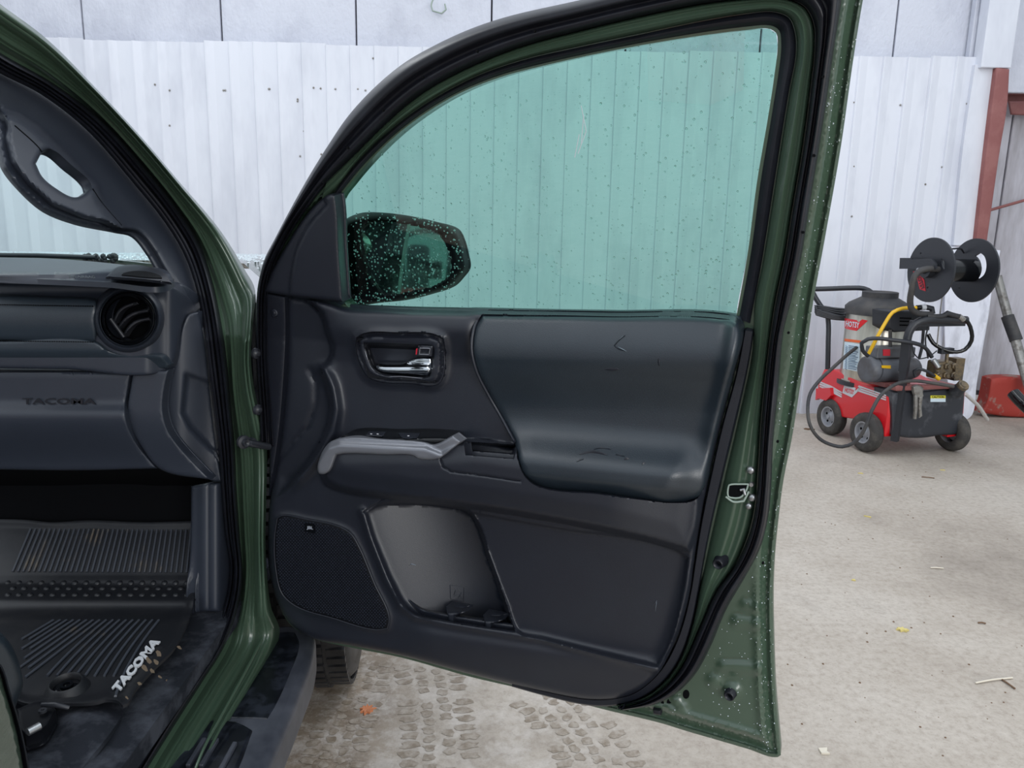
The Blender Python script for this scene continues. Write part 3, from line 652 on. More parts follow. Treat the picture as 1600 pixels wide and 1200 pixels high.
K2 = [(500, 322), (525, 296), (562, 249), (619, 196), (675, 156), (750, 117), (825, 92), (900, 75), (1000, 54), (1100, 33), (1167, 22), (1208, 19), (1232, 28), (1242, 53), (1243, 85), (1233, 140), (1223, 200), (1210, 283), (1197, 367), (1190, 410), (1177, 478), (1176, 520), (1174, 550), (1153, 650), (1133, 733), (1117, 800), (1106, 850), (1092, 923), (1080, 981), (1062, 1031), (1036, 1067), (1004, 1090), (963, 1101)]
K1s = K1[8:]
K3 = [(528, 314), (544, 291), (585, 244), (637, 197), (712, 149), (787, 119), (844, 104), (900, 91), (1000, 71), (1100, 55), (1167, 47), (1202, 45), (1213, 52), (1215, 70), (1210, 117), (1200, 183), (1183, 283), (1168, 397), (1150, 497)]
win = K3+[(950, 492), (750, 487), (545, 480), (537, 470), (530, 380)]
door = empty('door', (0, 0, 0), None, None); del_keys = []
door.parent = truck; door.location = tuple(HG); door.matrix_parent_inverse = Matrix.Translation(-truck.location)
DOORINV = Matrix.Translation(-Vector(HG))
def dpar(o): o.matrix_parent_inverse = DOORINV; return o
def dpatch(*a, **k): return dpar(patch(*a, parent=door, **k))
def dband(*a, **k): return dpar(band(*a, parent=door, **k))
def dmesh(n, vf, m, **k): return dpar(mesh(n, *vf, m, door, **k))
K1b_r = A(K1b[22:])
wing = A([(1303, 77), (1290, 167), (1277, 250), (1263, 333), (1253, 397), (1234, 480), (1225, 515), (1215, 620), (1208, 690), (1204, 760), (1199, 812), (1188, 856), (1164, 902), (1135, 952), (1109, 1013), (1086, 1054), (1057, 1083), (1030, 1104)])
def h_shell(p):
    d = dist(p, K0c); h = .018*sm(14, 26, d)-.006*np.exp(-((d-9)/2.5)**2)+.004*np.exp(-((d-4)/2.)**2)
    low = sm(880, 940, p[:, 1])
    h = h+low*(-.010*sm(20, 34, d))
    for (x0, y0, x1, r, dd) in ((1152, 971, 1185, 9, .006), (1130, 1041, 1184, 9, .007), (1166, 945, 1178, 8, .006)):
        q = dist(p, A([(x0, y0), (x1, y0+5)]), False); h = h+dd*sm(r+2, r-4, q)*low
    h = h+.008*sm(16, 9, np.hypot(p[:, 0]-1144, (p[:, 1]-1081)))+.006*sm(13, 8, np.hypot(p[:, 0]-1116, p[:, 1]-1065))
    h = h+.010*np.exp(-(dist(p, A([(1054, 1092), (1068, 1106)]), False)/4)**2)
    return h-.13*np.maximum.reduce([sm(4, 14, sd(p, T0c)), sm(-6, 2, sd(p, A(STRIP))), sm(-4, 3, sd(p, A(CT)))])
K0c = cr(K0, 4)
def inset(L, d):
    t = np.roll(L, -1, 0)-np.roll(L, 1, 0); n = np.stack([t[:, 1], -t[:, 0]], 1); n /= np.maximum(np.linalg.norm(n, axis=1, keepdims=True), 1e-9)
    P = L-n*d if inside(L-n*.5, L).mean() > .5 else L+n*d
    return P[dist(P, L) > d*.93]
latch = [(1138, 761), (1139, 758), (1142, 757), (1156, 756.5), (1169, 756.5), (1167, 764), (1163, 771), (1157, 777), (1142, 777.5), (1138, 776), (1137, 772)]
SHELL_PENDING = lambda: dpatch('door_shell', K0, S_door, h_shell, M['green'], holes=[win, latch], sp=7, thick=.03, extra=[inset(K0c, d_) for d_ in (2.6, 5, 7.5, 10, 13, 17, 21, 26)])
frame = dband('inner_frame', K1s, K2, S_door, [(0, .012), (.08, .03), (.2, .036), (.35, .030), (.55, .040), (.75, .034), (.9, .026), (1, .012)], M['green'], n=260, k=26, thick=.02)
dseal = dband('door_weatherstrip', K1, K1b, S_door, [(0, .03), (.12, .05), (.28, .054), (.38, .044), (.46, .044), (.6, .062), (.82, .060), (.94, .045), (1, .014)], M['rubber'], n=280, k=26, thick=.02)
dband('glass_run', [(505, 330)]+K2[1:21]+[(1172, 505)], [(527, 330)]+K3, S_door, [(0, .02), (.3, .030), (.55, .026), (.8, .018), (1, .006)], M['rubber'], n=220, k=18, thick=.012)
# pinholes along the rubber
pin = []
for px, py in ((1286, 120), (1272, 243), (1255, 363), (1232, 520), (1215, 690), (1192, 880), (505, 285), (598, 172), (660, 120), (745, 80), (835, 48), (543, 231)):
    P = hit([[px, py]], S_door, .062)[0]; pin.append(lathe(P-DN*.004, DN, [(0, .0022), (.005, .0022), (.005, 0)], 8))
tag(dmesh('pinhole', join(pin), M['black']), kind='stuff')
glass = dpatch('window_glass', [(p[0], p[1]) for p in K3]+[(1150, 505), (950, 500), (750, 495), (540, 490), (530, 470), (524, 380)], S_door, .001, M['glass_side'], sp=24, thick=.004, back=False)
# rain on the glass
drops = []
def glass_drop(P, n, r):
    u = np.cross(n, [0, 0, 1.]); u /= np.linalg.norm(u); v = np.cross(n, u)
    # drops sit on the outer face
    k = 8; V = []; 
    for hh, rr in ((0, 1), (.45, .85), (.8, .5)):
        for i in range(k):
            t = 2*math.pi*i/k; V.append(P-n*r*hh*.8+(u*math.cos(t)+v*math.sin(t)*1.1)*r*rr)
    V.append(P-n*r*.75); F = []
    for a in range(2):
        for i in range(k): F.append((a*k+i, a*k+(i+1) % k, (a+1)*k+(i+1) % k, (a+1)*k+i))
    for i in range(k): F.append((2*k+i, 2*k+(i+1) % k, 3*k))
    return V, F
winc = cr(win, 6)
p = np.stack([520+700*RNG.random(9000), 40+460*RNG.random(9000)], 1); p = p[inside(p, winc)]
dens = .35+.65*(1/(1+np.exp((430-p[:, 1])/60)))*.6+.5*np.exp(-((p[:, 0]-600)/160)**2)
p = p[RNG.random(len(p)) < dens][:1700]; P = hit(p, S_door, -.001); N = grad(S_door, P)
for i in range(len(p)): drops.append(glass_drop(P[i], N[i], .0006+.0015*RNG.random()**2.5))
tag(dmesh('raindrops', join(drops), M['water']), kind='stuff')
sm_ = []
for px, py, qx, qy in ((908, 165, 916, 205), (916, 205, 903, 240), (905, 210, 898, 246), (912, 180, 908, 226)):
    P, Q = hit([[px, py], [qx, qy]], S_door, .0025); sm_.append(tube3([P, Q], .0008, 5))
tag(dmesh('glass_smear', join(sm_), M['drop_white']), kind='stuff')

# ---- main moulded trim
PAD = [(753, 491), (950, 494), (1138, 499), (1154, 504), (1159, 520), (1144, 583), (1122, 667), (1107, 733), (1098, 766), (1085, 782), (1062, 786), (1000, 781), (940, 773), (835, 758), (818, 742), (808, 715), (804, 692), (785, 655), (762, 615), (744, 578), (737, 545), (740, 515)]
PADc = cr(PAD, 4)
B1 = cr([(440, 466), (480, 472), (500, 490), (510, 520), (518, 545), (512, 563), (500, 575), (510, 605), (515, 640), (508, 672), (488, 712), (455, 752), (425, 785)], 4, False)
BELT = cr([(499, 735), (503, 712), (518, 690), (600, 688), (700, 688), (745, 686), (806, 694), (860, 700), (1085, 735), (1095, 760), (1094, 815), (1078, 864), (1000, 843), (850, 813), (735, 795), (690, 789), (600, 779), (535, 769), (508, 757)], 4)
POCK = cr([(568, 800), (590, 786), (640, 782), (715, 790), (736, 798), (770, 880), (806, 987), (780, 984), (700, 972), (648, 962), (627, 945), (606, 905), (580, 840)], 4)
FIELD = cr([(738, 800), (860, 822), (1060, 860), (1076, 872), (1068, 925), (1046, 1008), (1028, 1042), (1016, 1040), (850, 1000), (812, 990), (790, 940), (760, 860)], 4)
TRAY = cr([(726, 691), (806, 696), (802, 716), (728, 710)], 3)
T0 = [(447, 463), (470, 466), (495, 470), (515, 474), (537, 480), (600, 484), (750, 488), (950, 493), (1140, 498), (1158, 503), (1162, 520), (1147, 583), (1125, 667), (1110, 733), (1093, 817), (1083, 883), (1078, 923), (1062, 985), (1043, 1028), (1030, 1050), (1008, 1072), (985, 1086), (955, 1093), (917, 1093), (850, 1081), (737, 1054), (625, 1024), (550, 1009), (486, 996), (456, 977), (436, 946), (421, 894), (419, 819), (423, 775), (430, 730), (440, 660), (446, 590), (447, 520)]
T0c = cr(T0, 5)
STRIP = [(411, 457), (446, 463), (447, 520), (443, 600), (437, 670), (427, 740), (420, 775), (421, 700), (416, 640), (411, 570), (410, 500)]
CT = [(517, 303), (524, 305), (527, 325), (530, 390), (536, 472), (500, 468), (447, 462), (412, 456), (425, 424), (450, 379), (477, 338), (500, 313)]
shell = SHELL_PENDING()
def sdl(p, L):
    """signed distance to an open line, positive on its left side in picture terms (x grows right)"""
    L = A(L); d = dist(p, L, False); mid = np.stack([np.interp(p[:, 1], L[:, 1], L[:, 0])], 1)[:, 0]
    return np.where(p[:, 0] > mid, d, -d)
B1m = A([(480, 472), (500, 490), (510, 520), (518, 545), (512, 563), (502, 575), (510, 605), (515, 640), (508, 672), (488, 712), (455, 752), (425, 785), (300, 900)])
def bump(x, c, w_): return np.exp(-((x-c)/w_)**2)
def h_trim(p):
    x, y = p[:, 0], p[:, 1]
    h = np.full(len(p), .048)
    # rounded top roll that falls away below
    h += (.026*np.sin(np.clip((y-480)/42, 0, 1)*np.pi/2)-.010-.016*sm(516, 575, y))*sm(500, 560, x)*(1-sm(700, 760, y))*(1-sm(728, 752, x))
    h -= .035*sm(0, 4, sd(p, PADc))
    h -= .022*sm(0, 4, sd(p, HBc))
    s1 = np.where(dist(p, B1, False) < 200, dist(p, B1, False), 200)
    right = x > np.interp(y, B1m[:, 1], B1m[:, 0]); s1 = np.where(right, s1, -s1)
    up = 1-sm(740, 790, y)
    rec = sm(-3, 7, s1); h -= .030*(1-rec)*up
    h += .012*np.exp(-((s1-9)/9)**2)*up*sm(565, 590, y)
    # lower scoop rib: the bright lip curving down from the notch
    lip = dist(p, A([(503, 577), (520, 605), (526, 640), (520, 676), (496, 712), (462, 748)]), False); h += .010*np.exp(-(lip/9)**2)
    sc = dist(p, A([(484, 578), (493, 600), (493, 630), (480, 668), (450, 700), (430, 725)]), False); h -= .006*np.exp(-(sc/3.5)**2)
    # belt under the arm rest
    b = sd(p, BELT); fade = 1-.55*sm(950, 1090, x)
    h += .055*fade*sm(-2, 10, b)+.010*fade*sm(8, 40, b)
    # storage tray
    h -= .060*sm(-1.5, 3, sd(p, TRAY))
    # pocket
    q = sd(p, POCK); slope = np.sin(np.clip((x-572-(y-800)*.30)/190, 0, 1)*np.pi/2)*(1-.25*np.clip((y-880)/110, 0, 1)*0)
    h -= (.004+.105*slope**1.15)*sm(0, 7, q)
    lpk = dist(p, A([(566, 800), (578, 840), (604, 905), (626, 947), (648, 964), (700, 975), (780, 988), (845, 998), (1028, 1046)]), False)
    h += .010*np.exp(-(lpk/6)**2)
    f = sd(p, FIELD); h += .0*f-.010*sm(-2, 5, f)
    h += .004*sm(1000, 1060, x)*0
    # bulge round the lower part
    h += .012*sm(985, 1015, y-(x-800)*.16)*(1-sm(1010, 1075, y-(x-800)*.12))*sm(600, 680, x)
    h += .010*np.exp(-(dist(p, A([(1112, 760), (1090, 850), (1072, 925), (1055, 985), (1036, 1030)]), False)/11)**2)
    # raised field of the speaker
    h += .004*np.exp(-(dist(p, SPKc)/5)**2)
    # bezel of the handle swells
    h += .010*sm(-10, 4, sd(p, HBc))
    d = dist(p, T0c); t = np.clip(d/9, 0, 1); h -= .02*(1-np.sqrt(np.maximum(0, 1-(1-t)**2)))
    # seam grooves
    for g in GROOVES: h -= .0035*np.exp(-(dist(p, A(g), False)/1.3)**2)
    return h
SPK = [(433, 810), (440, 806), (482, 812), (530, 823), (548, 834), (560, 853), (585, 912), (608, 966), (605, 982), (588, 984), (520, 966), (462, 947), (441, 928), (431, 890), (429, 840)]
SPKc = cr(SPK, 4)
HB = [(556, 527), (569, 520), (622, 519), (677, 521), (693, 528), (696, 545), (692, 592), (683, 602), (640, 600), (598, 598), (575, 590), (561, 566), (555, 545)]
HBc = cr(HB, 4)
GROOVES = [[(688, 718), (692, 730), (705, 737), (760, 744), (812, 752)], [(446, 466), (447, 520), (444, 600), (438, 680), (429, 745)], [(568, 800), (590, 786), (602, 778)],
           [(500, 738), (512, 739)]]
exg = []
for g in GROOVES+[B1.tolist(), TRAY.tolist(), POCK.tolist()+[POCK[0].tolist()], BELT.tolist()+[BELT[0].tolist()], FIELD.tolist()+[FIELD[0].tolist()], SPKc.tolist(), HBc.tolist(), PADc.tolist()+[PADc[0].tolist()], [(503, 577), (520, 605), (526, 640), (520, 676), (496, 712), (462, 748)]]:
    q = cr(g, 3, False); t = np.gradient(q, axis=0); n = np.stack([-t[:, 1], t[:, 0]], 1); n /= np.linalg.norm(n, axis=1, keepdims=True)
    for o_ in (0, 1.3, -1.3, 2.8, -2.8, 4.6, -4.6): exg.append(q+n*o_)
exg = np.concatenate(exg)
exg = exg[np.unique(np.round(exg/1.2), axis=0, return_index=True)[1]]
trim = dpatch('trim_panel', T0, S_door, h_trim, M['plastic'], sp=4.5, thick=.03, extra=[exg])
# edge flange of the trim
FL1 = [(1163, 516), (1150, 583), (1127, 667), (1112, 733), (1095, 817), (1085, 883), (1079, 923), (1063, 985), (1044, 1028), (1030, 1049), (1008, 1071), (985, 1085), (950, 1092), (917, 1092), (850, 1080), (800, 1068)]
FL2 = [(1178, 519), (1174, 550), (1153, 650), (1133, 733), (1117, 800), (1106, 850), (1092, 923), (1080, 981), (1062, 1031), (1036, 1067), (1004, 1090), (972, 1101), (940, 1104), (910, 1101), (850, 1087), (800, 1073)]
dband('trim_flange', FL1, FL2, S_door, [(0, .026), (.1, .036), (.85, .034), (1, .014)], M['plastic2'], n=120, thick=.02)
# left edge strip and the corner trim over the mirror mount
strip = dpatch('edge_strip', [(411, 457), (446, 463), (447, 520), (443, 600), (437, 670), (427, 740), (420, 775), (421, 700), (416, 640), (411, 570), (410, 500)], S_door, .028, M['plastic2'], sp=6, thick=.02, edge=(4, .006))
for rr_, hh, m_ in ((7, .031, 'plastic'), (4, .034, 'plastic2')):
    P = hit([[428, 489]], S_door, hh)[0]; dmesh('strip_screw', lathe(P-DN*.004, DN, [(0, rr_*.0013), (.004, rr_*.0013), (.006, rr_*.001), (.006, 0)], 20), M[m_])
CT = [(517, 303), (524, 305), (527, 325), (530, 390), (536, 472), (500, 468), (447, 462), (412, 456), (425, 424), (450, 379), (477, 338), (500, 313)]
def h_ct(p):
    c = A([(508, 318), (480, 350), (462, 385), (453, 425), (449, 465)]); xm = np.interp(p[:, 1], c[:, 1], c[:, 0]); d = dist(p, cr(c, 4, False), False)
    return .042+.012*np.where(p[:, 0] > xm, sm(0, 5, d), 0)
dpatch('corner_trim', CT, S_door, h_ct, M['plastic'], sp=4, thick=.03, edge=(5, .01), extra=[cr([(508, 318), (480, 350), (462, 385), (453, 425), (449, 465)], 3, False)])
# ---- upholstered pad with the arm rest
def h_pad(p):
    x, y = p[:, 0], p[:, 1]; q = y-.10*np.clip(x-830, 0, 400)
    qt = y-.02*(x-740)
    h = .040+.042*np.sin(np.clip((qt-488)/78, 0, 1)*np.pi/2)-.030*sm(556, 640, qt)
    h -= .004*sm(560, 640, q)
    ar = sm(640, 728, q); h += .060*ar**1.5
    h -= .022*sm(738, 765, q)
    right = np.interp(y, [500, 583, 667, 733, 782], [1158, 1144, 1122, 1107, 1090])-x
    h += .016*np.exp(-((right-6)/14)**2)*(1-ar)+.0*right
    h -= .03*ar*(1-sm(0, 60, right))
    d = dist(p, PADc); t = np.clip(d/9, 0, 1); h -= .018*(1-np.sqrt(np.maximum(0, 1-(1-t)**2)))
    return h+.004
pad_ = dpatch('armrest_pad', PAD, S_door, h_pad, M['vinyl'], sp=4.5, thick=.04)
q = cr([(750, 492), (741, 512), (737, 545), (744, 578), (762, 615), (785, 655), (804, 690)], 4, False); P = hit(q, S_door, h_pad(q+A([[3, 0]]))+.001); 
dmesh('pad_piping', tube3(P, .0032, 8), M['plastic'])
# scuffs and damp marks on the pad
def mark(pts, w_, mt, hf, off=.0012, nm='damp_mark'):
    q = cr(pts, 3, False); P = hit(q, S_door, hf(q)+off*.2); n_ = len(q); r = w_*np.sin(np.linspace(.15, math.pi-.15, n_))
    V = []; F = []
    t = np.gradient(P, axis=0); t /= np.linalg.norm(t, axis=1, keepdims=True); N = np.cross(t, DN); N /= np.linalg.norm(N, axis=1, keepdims=True)
    for i in range(n_): V += [P[i]-N[i]*r[i], P[i]+DN*off, P[i]+N[i]*r[i]]
    for i in range(n_-1):
        a = 3*i; F += [(a, a+1, a+4, a+3), (a+1, a+2, a+5, a+4)]
    return V, F
M['scuff_d'] = mat('dark_scuff', (24, 28, 36), .35); M['scuff_l'] = mat('pale_scuff', (120, 130, 140), .3)
tag(dmesh('scuff', join([mark([(977, 524), (966, 533), (960, 540), (966, 545), (979, 549)], .0012, None, h_pad), mark([(905, 710), (925, 707), (950, 711)], .004, None, h_pad), mark([(928, 702), (938, 700), (955, 702)], .0012, None, h_pad),
  mark([(975, 718), (983, 717)], .004, None, h_pad), mark([(901, 721), (912, 717)], .002, None, h_pad), mark([(1003, 726), (1008, 722)], .003, None, h_pad), mark([(945, 577), (956, 576), (968, 577)], .004, None, h_pad), mark([(962, 710), (976, 713)], .0012, None, h_pad), mark([(1029, 560), (1030, 572)], .0018, None, h_pad)]), M['scuff_d']), kind='stuff')
tag(dmesh('scratch', join([mark([(976, 523), (967, 531)], .0007, None, h_pad, .0016), mark([(966, 542), (979, 549)], .0008, None, h_pad, .0016), mark([(640, 884), (643, 881), (650, 883)], .0012, None, h_trim, .0016), mark([(1022, 945), (1026, 938), (1024, 955)], .0006, None, h_trim, .0014)]), M['scuff_l']), kind='stuff')
# ---- inner handle
HH = [(568, 536), (600, 536.5), (640, 538), (675, 540), (678, 545), (675, 570), (671, 588), (665, 590), (594, 584), (582, 577), (573, 557)]
bez = dpatch('handle_bezel', HB, S_door, lambda p: .070-.012*sm(9, 3, sd(p, HBc))-.006*np.exp(-((sd(p, HBc)-6)/2.)**2), M['plastic'], holes=[HH], sp=3.5, thick=.04, edge=(3, .004))
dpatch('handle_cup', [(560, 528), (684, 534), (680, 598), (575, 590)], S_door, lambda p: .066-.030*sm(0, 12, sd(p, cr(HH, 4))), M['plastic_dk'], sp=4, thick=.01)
q = cr([(567, 536), (571, 551), (580, 575), (594, 586), (630, 588.5), (669, 592)], 3, False); dmesh('bezel_edge', tube3(hit(q, S_door, .066), .0012, 8), M['silver'])
dpatch('handle_lever', [(586, 569), (589, 567), (608, 567.5), (630, 566.5), (640, 562), (651, 558.5), (674, 559), (675, 566), (671, 584), (668, 588), (656, 587), (620, 584), (594, 580), (587, 574)], S_door,
    lambda p: .062+.012*sm(566, 578, p[:, 1]-.0*p[:, 0])*(1-sm(580, 590, p[:, 1]))+.008*sm(640, 665, p[:, 0]), M['chrome'], sp=3, thick=.012, edge=(4, .008))
dpatch('lock_button', [(653, 540), (676, 540.5), (674, 557), (651, 556.5)], S_door, lambda p: .070-.004*sm(3, 5, dist(p, A([(653, 540), (676, 540.5), (674, 557), (651, 556.5)]))), M['plastic'], sp=2.5, thick=.02, edge=(1.5, .002))
q = A([(656, 544), (672, 544.5), (670.5, 554), (655, 553.5), (656, 544)]); dmesh('button_rim', tube3(hit(cr(q[:-1], 2), S_door, .0715), .0011, 6), M['silver'])
dpatch('lock_flag', [(650, 545), (652.5, 545), (651.5, 554), (649.5, 554)], S_door, .068, M['lab_red'], sp=3, thick=.004)
# ---- silver pull handle and switch panel
SV = [(496, 733), (500, 714), (514, 692), (530, 685), (600, 686), (665, 691), (677, 694.5), (708, 680), (721, 690), (704, 703), (692, 712.5), (687, 716), (652, 716.5), (646, 712.5), (600, 710.5), (537, 709), (525, 711), (513, 737), (505, 741), (498, 740)]
SVc = cr(SV, 3)
dpatch('pull_handle', SV, S_door, lambda p: .104+.012*sm(-2, 8, p[:, 1]-np.interp(p[:, 0], [496, 514, 530, 665, 690, 721], [722, 694, 689, 696, 706, 690]))+.006*sm(665, 700, p[:, 0]), M['silver'], sp=3, thick=.025, edge=(4, .006))
dpatch('switch_panel', [(532, 684), (545, 676), (556, 671), (620, 671), (700, 673.5), (718, 680), (704, 686), (677, 695), (664, 691), (600, 686)], S_door, lambda p: .052+.046*sm(668, 688, p[:, 1]), M['gloss'], sp=3, thick=.02)
for pl, m_ in (([(575, 675), (600, 675.5), (597, 682), (571, 681)], 'plastic'), ([(622, 677), (654, 678), (650, 685), (629, 684.5)], 'plastic')):
    dpatch('window_switch', pl, S_door, lambda p: .058+.046*sm(668, 688, p[:, 1]), M[m_], sp=3, thick=.006, edge=(2, .003))
for vf in ([tube3(hit([[x_, y_], [x_+2.5, y_+.2]], S_door, .058+.046*float(sm(668, 688, y_))+.001), .0011, 6) for x_, y_ in ((579, 678), (589, 678.2), (637, 681))]): dmesh('switch_mark', vf, M['white_print'])
dpatch('handle_cover', [(513, 736), (527, 713), (540, 710.5), (650, 713.5), (660, 717), (690, 718), (690, 730), (520, 742)], S_door, lambda p: .104-.01*0*p[:, 0]+0, M['plastic'], sp=4, thick=.02, edge=(4, .006))
# ---- speaker grille, one woven field of pips, and its badge
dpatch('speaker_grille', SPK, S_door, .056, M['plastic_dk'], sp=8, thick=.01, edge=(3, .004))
q = cr(SPK, 3); dmesh('grille_rim', tube3(hit(np.vstack([q, q[:1]]), S_door, .057), .0016, 6), M['plastic'])
rows = []; j = 0; yy = 804.0
while yy < 986:
    rows.append(np.array([(xx+(2.35 if j % 2 else 0), yy) for xx in np.arange(426, 612, 4.7)])); yy += 2.55; j += 1
rows = np.concatenate(rows); rows = rows[sd(rows, SPKc) > 3.2]
q = (rows[:, None]+A([(-1.75, 0), (0, -1.05), (1.75, 0), (0, 1.05), (0, 0)])[None]).reshape(-1, 2)
P = hit(q, S_door, np.tile([.0565, .0565, .0565, .0565, .0595], len(rows)))
F = [(5*i+a, 5*i+(a+1) % 4, 5*i+4) for i in range(len(rows)) for a in range(4)]
M['pip'] = mat('grille_pip_plastic', (58, 64, 78), .45)
o = dmesh('grille_mesh', (P, F), M['pip'], smooth=False); tag(o, kind='stuff')
dpatch('speaker_badge', [(476, 818), (490, 820), (491, 833), (477, 831)], S_door, .062, M['gloss'], sp=4, thick=.004, smooth_out=True)
dpar(text_px('badge_lettering', 'JBL', (484.0, 825.4), (9.6, .9), (0, -6), S_door, .0632, M['grey_print'], door, bold=.02))
# ---- pocket: bottle ribs, recycling plate
for px, py in ((699, 948), (757, 961)):
    a = [(px-2, py), (px+32, py+6.5), (px+11, py+14)]
    dpatch('pocket_rib', a+[(px+10, py+26), (px+2, py+22)], S_door, lambda p, px=px, py=py: .012+.026*sm(py, py+12, p[:, 1]), M['plastic'], sp=3, thick=.03, edge=(2, .003))
mk = [A([(703, 914), (725, 917), (724, 940), (704, 936), (703, 914)]), A([(707, 919), (712, 922), (709, 930)]), A([(715, 920), (721, 926), (716, 934)]), A([(709, 932), (716, 927), (722, 936)])]
dmesh('moulded_mark', join([tube3(hit(cr(m_, 4, False), S_door, h_trim(cr(m_, 4, False))+.0004), .0007, 5) for m_ in mk]), M['plastic'])
# ---- latch, bolts, plugs and clip on the door shell
LC = cr(latch, 3); dmesh('latch_rim', tube3(hit(np.vstack([LC, LC[:1]]), S_door, .042), .0016, 8), M['sealant'])
dpatch('latch_opening', latch, S_door, .041, M['black'], sp=5, thick=.002)
q = cr([(1134, 776), (1146, 784), (1162, 783), (1170, 768)], 3, False); dmesh('latch_sealant', tube3(hit(q, S_door, .041), .002, 8), M['sealant'])
dpatch('latch_cavity', [(1132, 750), (1176, 750), (1172, 786), (1132, 786)], S_door, -.02, M['black'], sp=10, thick=.01)
v_, f_ = tube3(hit([[1157, 766], [1162, 764], [1164, 773]], S_door, .043), .0028, 10); dmesh('latch_claw', (v_, f_), M['steel'])
for px, py, r in ((1173, 735, .007), (1174, 757, .005), (1175, 778, .007), (1170, 791, .006)):
    P = hit([[px, py]], S_door, .036)[0]; dmesh('latch_bolt', lathe(P-DN*.004, DN, [(0, r), (.004, r), (.007, r*.7), (.007, 0)], 16), M['steel'])
for px, py, hh in ((1127, 876, .036), (1144, 1081, .012)):
    P = hit([[px, py]], S_door, hh)[0]; dmesh('rubber_plug', lathe(P-DN*.01, DN+A([-.25, -.1, -.1]), [(0, .014), (.006, .014), (.012, .011), (.024, .010), (.026, .008), (.024, .005), (.016, .004), (.016, 0)], 24), M['rubber'])
dpatch('edge_clip', [(1020, 1108), (1032, 1110), (1033, 1118), (1021, 1116)], S_door, .022, M['rubber'], sp=4, thick=.02, edge=(2, .003))
for px, py, r in ((1072, 1085, 7), (1047, 1098, 7), (1035, 1099, 3)):
    dpatch('shell_hole', ell(px, py, r*.75, r, 16), S_door, h_shell(A([[px, py]]))[0]+.0006, M['black'], sp=4, thick=.002)
# beads of water on the painted shell
bd = []
n_ = 0
while n_ < 300:
    p = A([[1040+310*RNG.random(), 60+1120*RNG.random()]])
    if not inside(p, K0c)[0] or p[0, 0] < np.interp(p[0, 1], [77, 397, 620, 812, 902, 1013, 1101], [1303, 1253, 1215, 1199, 1164, 1109, 1030])+3: continue
    if RNG.random() > .4+.6*math.exp(-((p[0, 0]-np.interp(p[0, 1], [77, 397, 620, 812, 1180], [1310, 1262, 1226, 1206, 1195]))/14)**2): continue
    P = hit(p, S_door, h_shell(p)+.0003)[0]; r = .0006+.0009*RNG.random()**2; bd.append(lathe(P, DN, [(0, r), (r*.6, r*.8), (r, 0)], 6)); n_ += 1
tag(dmesh('water_beads', join(bd), M['drop_white']), kind='stuff')

M['mirror_black'] = mat('mirror_housing_black', (5, 6, 8), .45, spec=.12)
# ---- folded mirror beyond the glass
MH = [(538, 345), (548, 338), (568, 332), (597, 332), (639, 337), (675, 345), (703, 353), (711, 359), (719, 376), (724, 395), (727, 418), (717, 433), (703, 447), (667, 460), (625, 470), (606, 472), (585, 474), (561, 478), (541, 482), (534, 470), (530, 380)]
MG = [(563, 353), (568, 347), (590, 343.5), (625, 346), (660, 353.5), (684, 362), (697, 377), (706, 402), (708, 419), (703, 433), (682, 447), (646, 456.5), (608, 462), (596, 456), (586, 445), (575, 419), (565, 381)]
MHc = cr(MH, 4); MGc = cr(MG, 4)
MP = hit([[630, 405]], S_door, -.16)[0]; S_mir = S_pl(MP, (-.19, -.98, .05))
dpatch('mirror_housing', MH, S_mir, lambda p: .014*sm(0, 12, sd(p, MHc))-.012*sm(-1, 3, sd(p, MGc)), M['mirror_black'], sp=4, thick=.05, edge=(7, .02))
mg = dpatch('mirror_glass', MG, S_mir, .004, M['mirror'], sp=10, thick=.004)
# a few drops on the mirror
md = []
for _ in range(520):
    p = A([[532+196*RNG.random(), 332+148*RNG.random()]])
    if not inside(p, MHc)[0]: continue
    ing = inside(p, MGc)[0]
    P = hit(p, S_mir, .0045 if ing else .014)[0]; r = .0012+.0014*RNG.random()
    md.append(lathe(P, DN, [(0, r), (r*.5, r*.85), (r*.8, 0)], 6))
tag(dmesh('mirror_drops', join(md), M['drop_white']), kind='stuff')

# =================================================================== RUNNING BOARD, WHEEL
bdx0, bdx1 = -.70, -.455
RB = [(-.60, 1.83), (-.535, 1.84), (-.495, 1.80), (-.468, 1.70), (-.458, 1.55), (-.452, 1.30), (-.450, .2), (-.70, .2), (-.70, 1.80)]
def ext_z(name, outline, z0, z1, mt, par, bw=.0, seg=4, sp=.02):
    O = cr(outline, sp); n = len(O); V = [(x_, y_, z1) for x_, y_ in O]+[(x_, y_, z0) for x_, y_ in O]
    F = [tuple(range(n))[::-1], tuple(range(n, 2*n))]+[(i, (i+1) % n, n+(i+1) % n, n+i) for i in range(n)]
    o = mesh(name, V, F, mt, par, smooth=True)
    if bw:
        m_ = o.modifiers.new('bevel', 'BEVEL'); m_.width = bw; m_.segments = seg; m_.limit_method = 'ANGLE'; m_.angle_limit = .9; m_.harden_normals = False
    return o
M['board'] = mat('running_board_plastic', (58, 61, 70), .42, c2=(92, 95, 104), cscale=6, cmix=(.4, .75), bump=.15, bscale=700)
M['board_wet'] = mat('wet_board_plastic', (16, 19, 26), .2, spec=.5, c2=(40, 44, 54), cscale=22, cmix=(.45, .62), rvar=.3)
rb = ext_z('running_board', RB, .33, .425, M['board'], truck, .03, 5)
ext_z('board_top', [(-.60, 1.79), (-.54, 1.79), (-.515, 1.74), (-.500, 1.6), (-.497, 1.48), (-.50, 1.44), (-.69, 1.44), (-.69, 1.79)], .40, .427, M['board_wet'], rb, .003, 2)
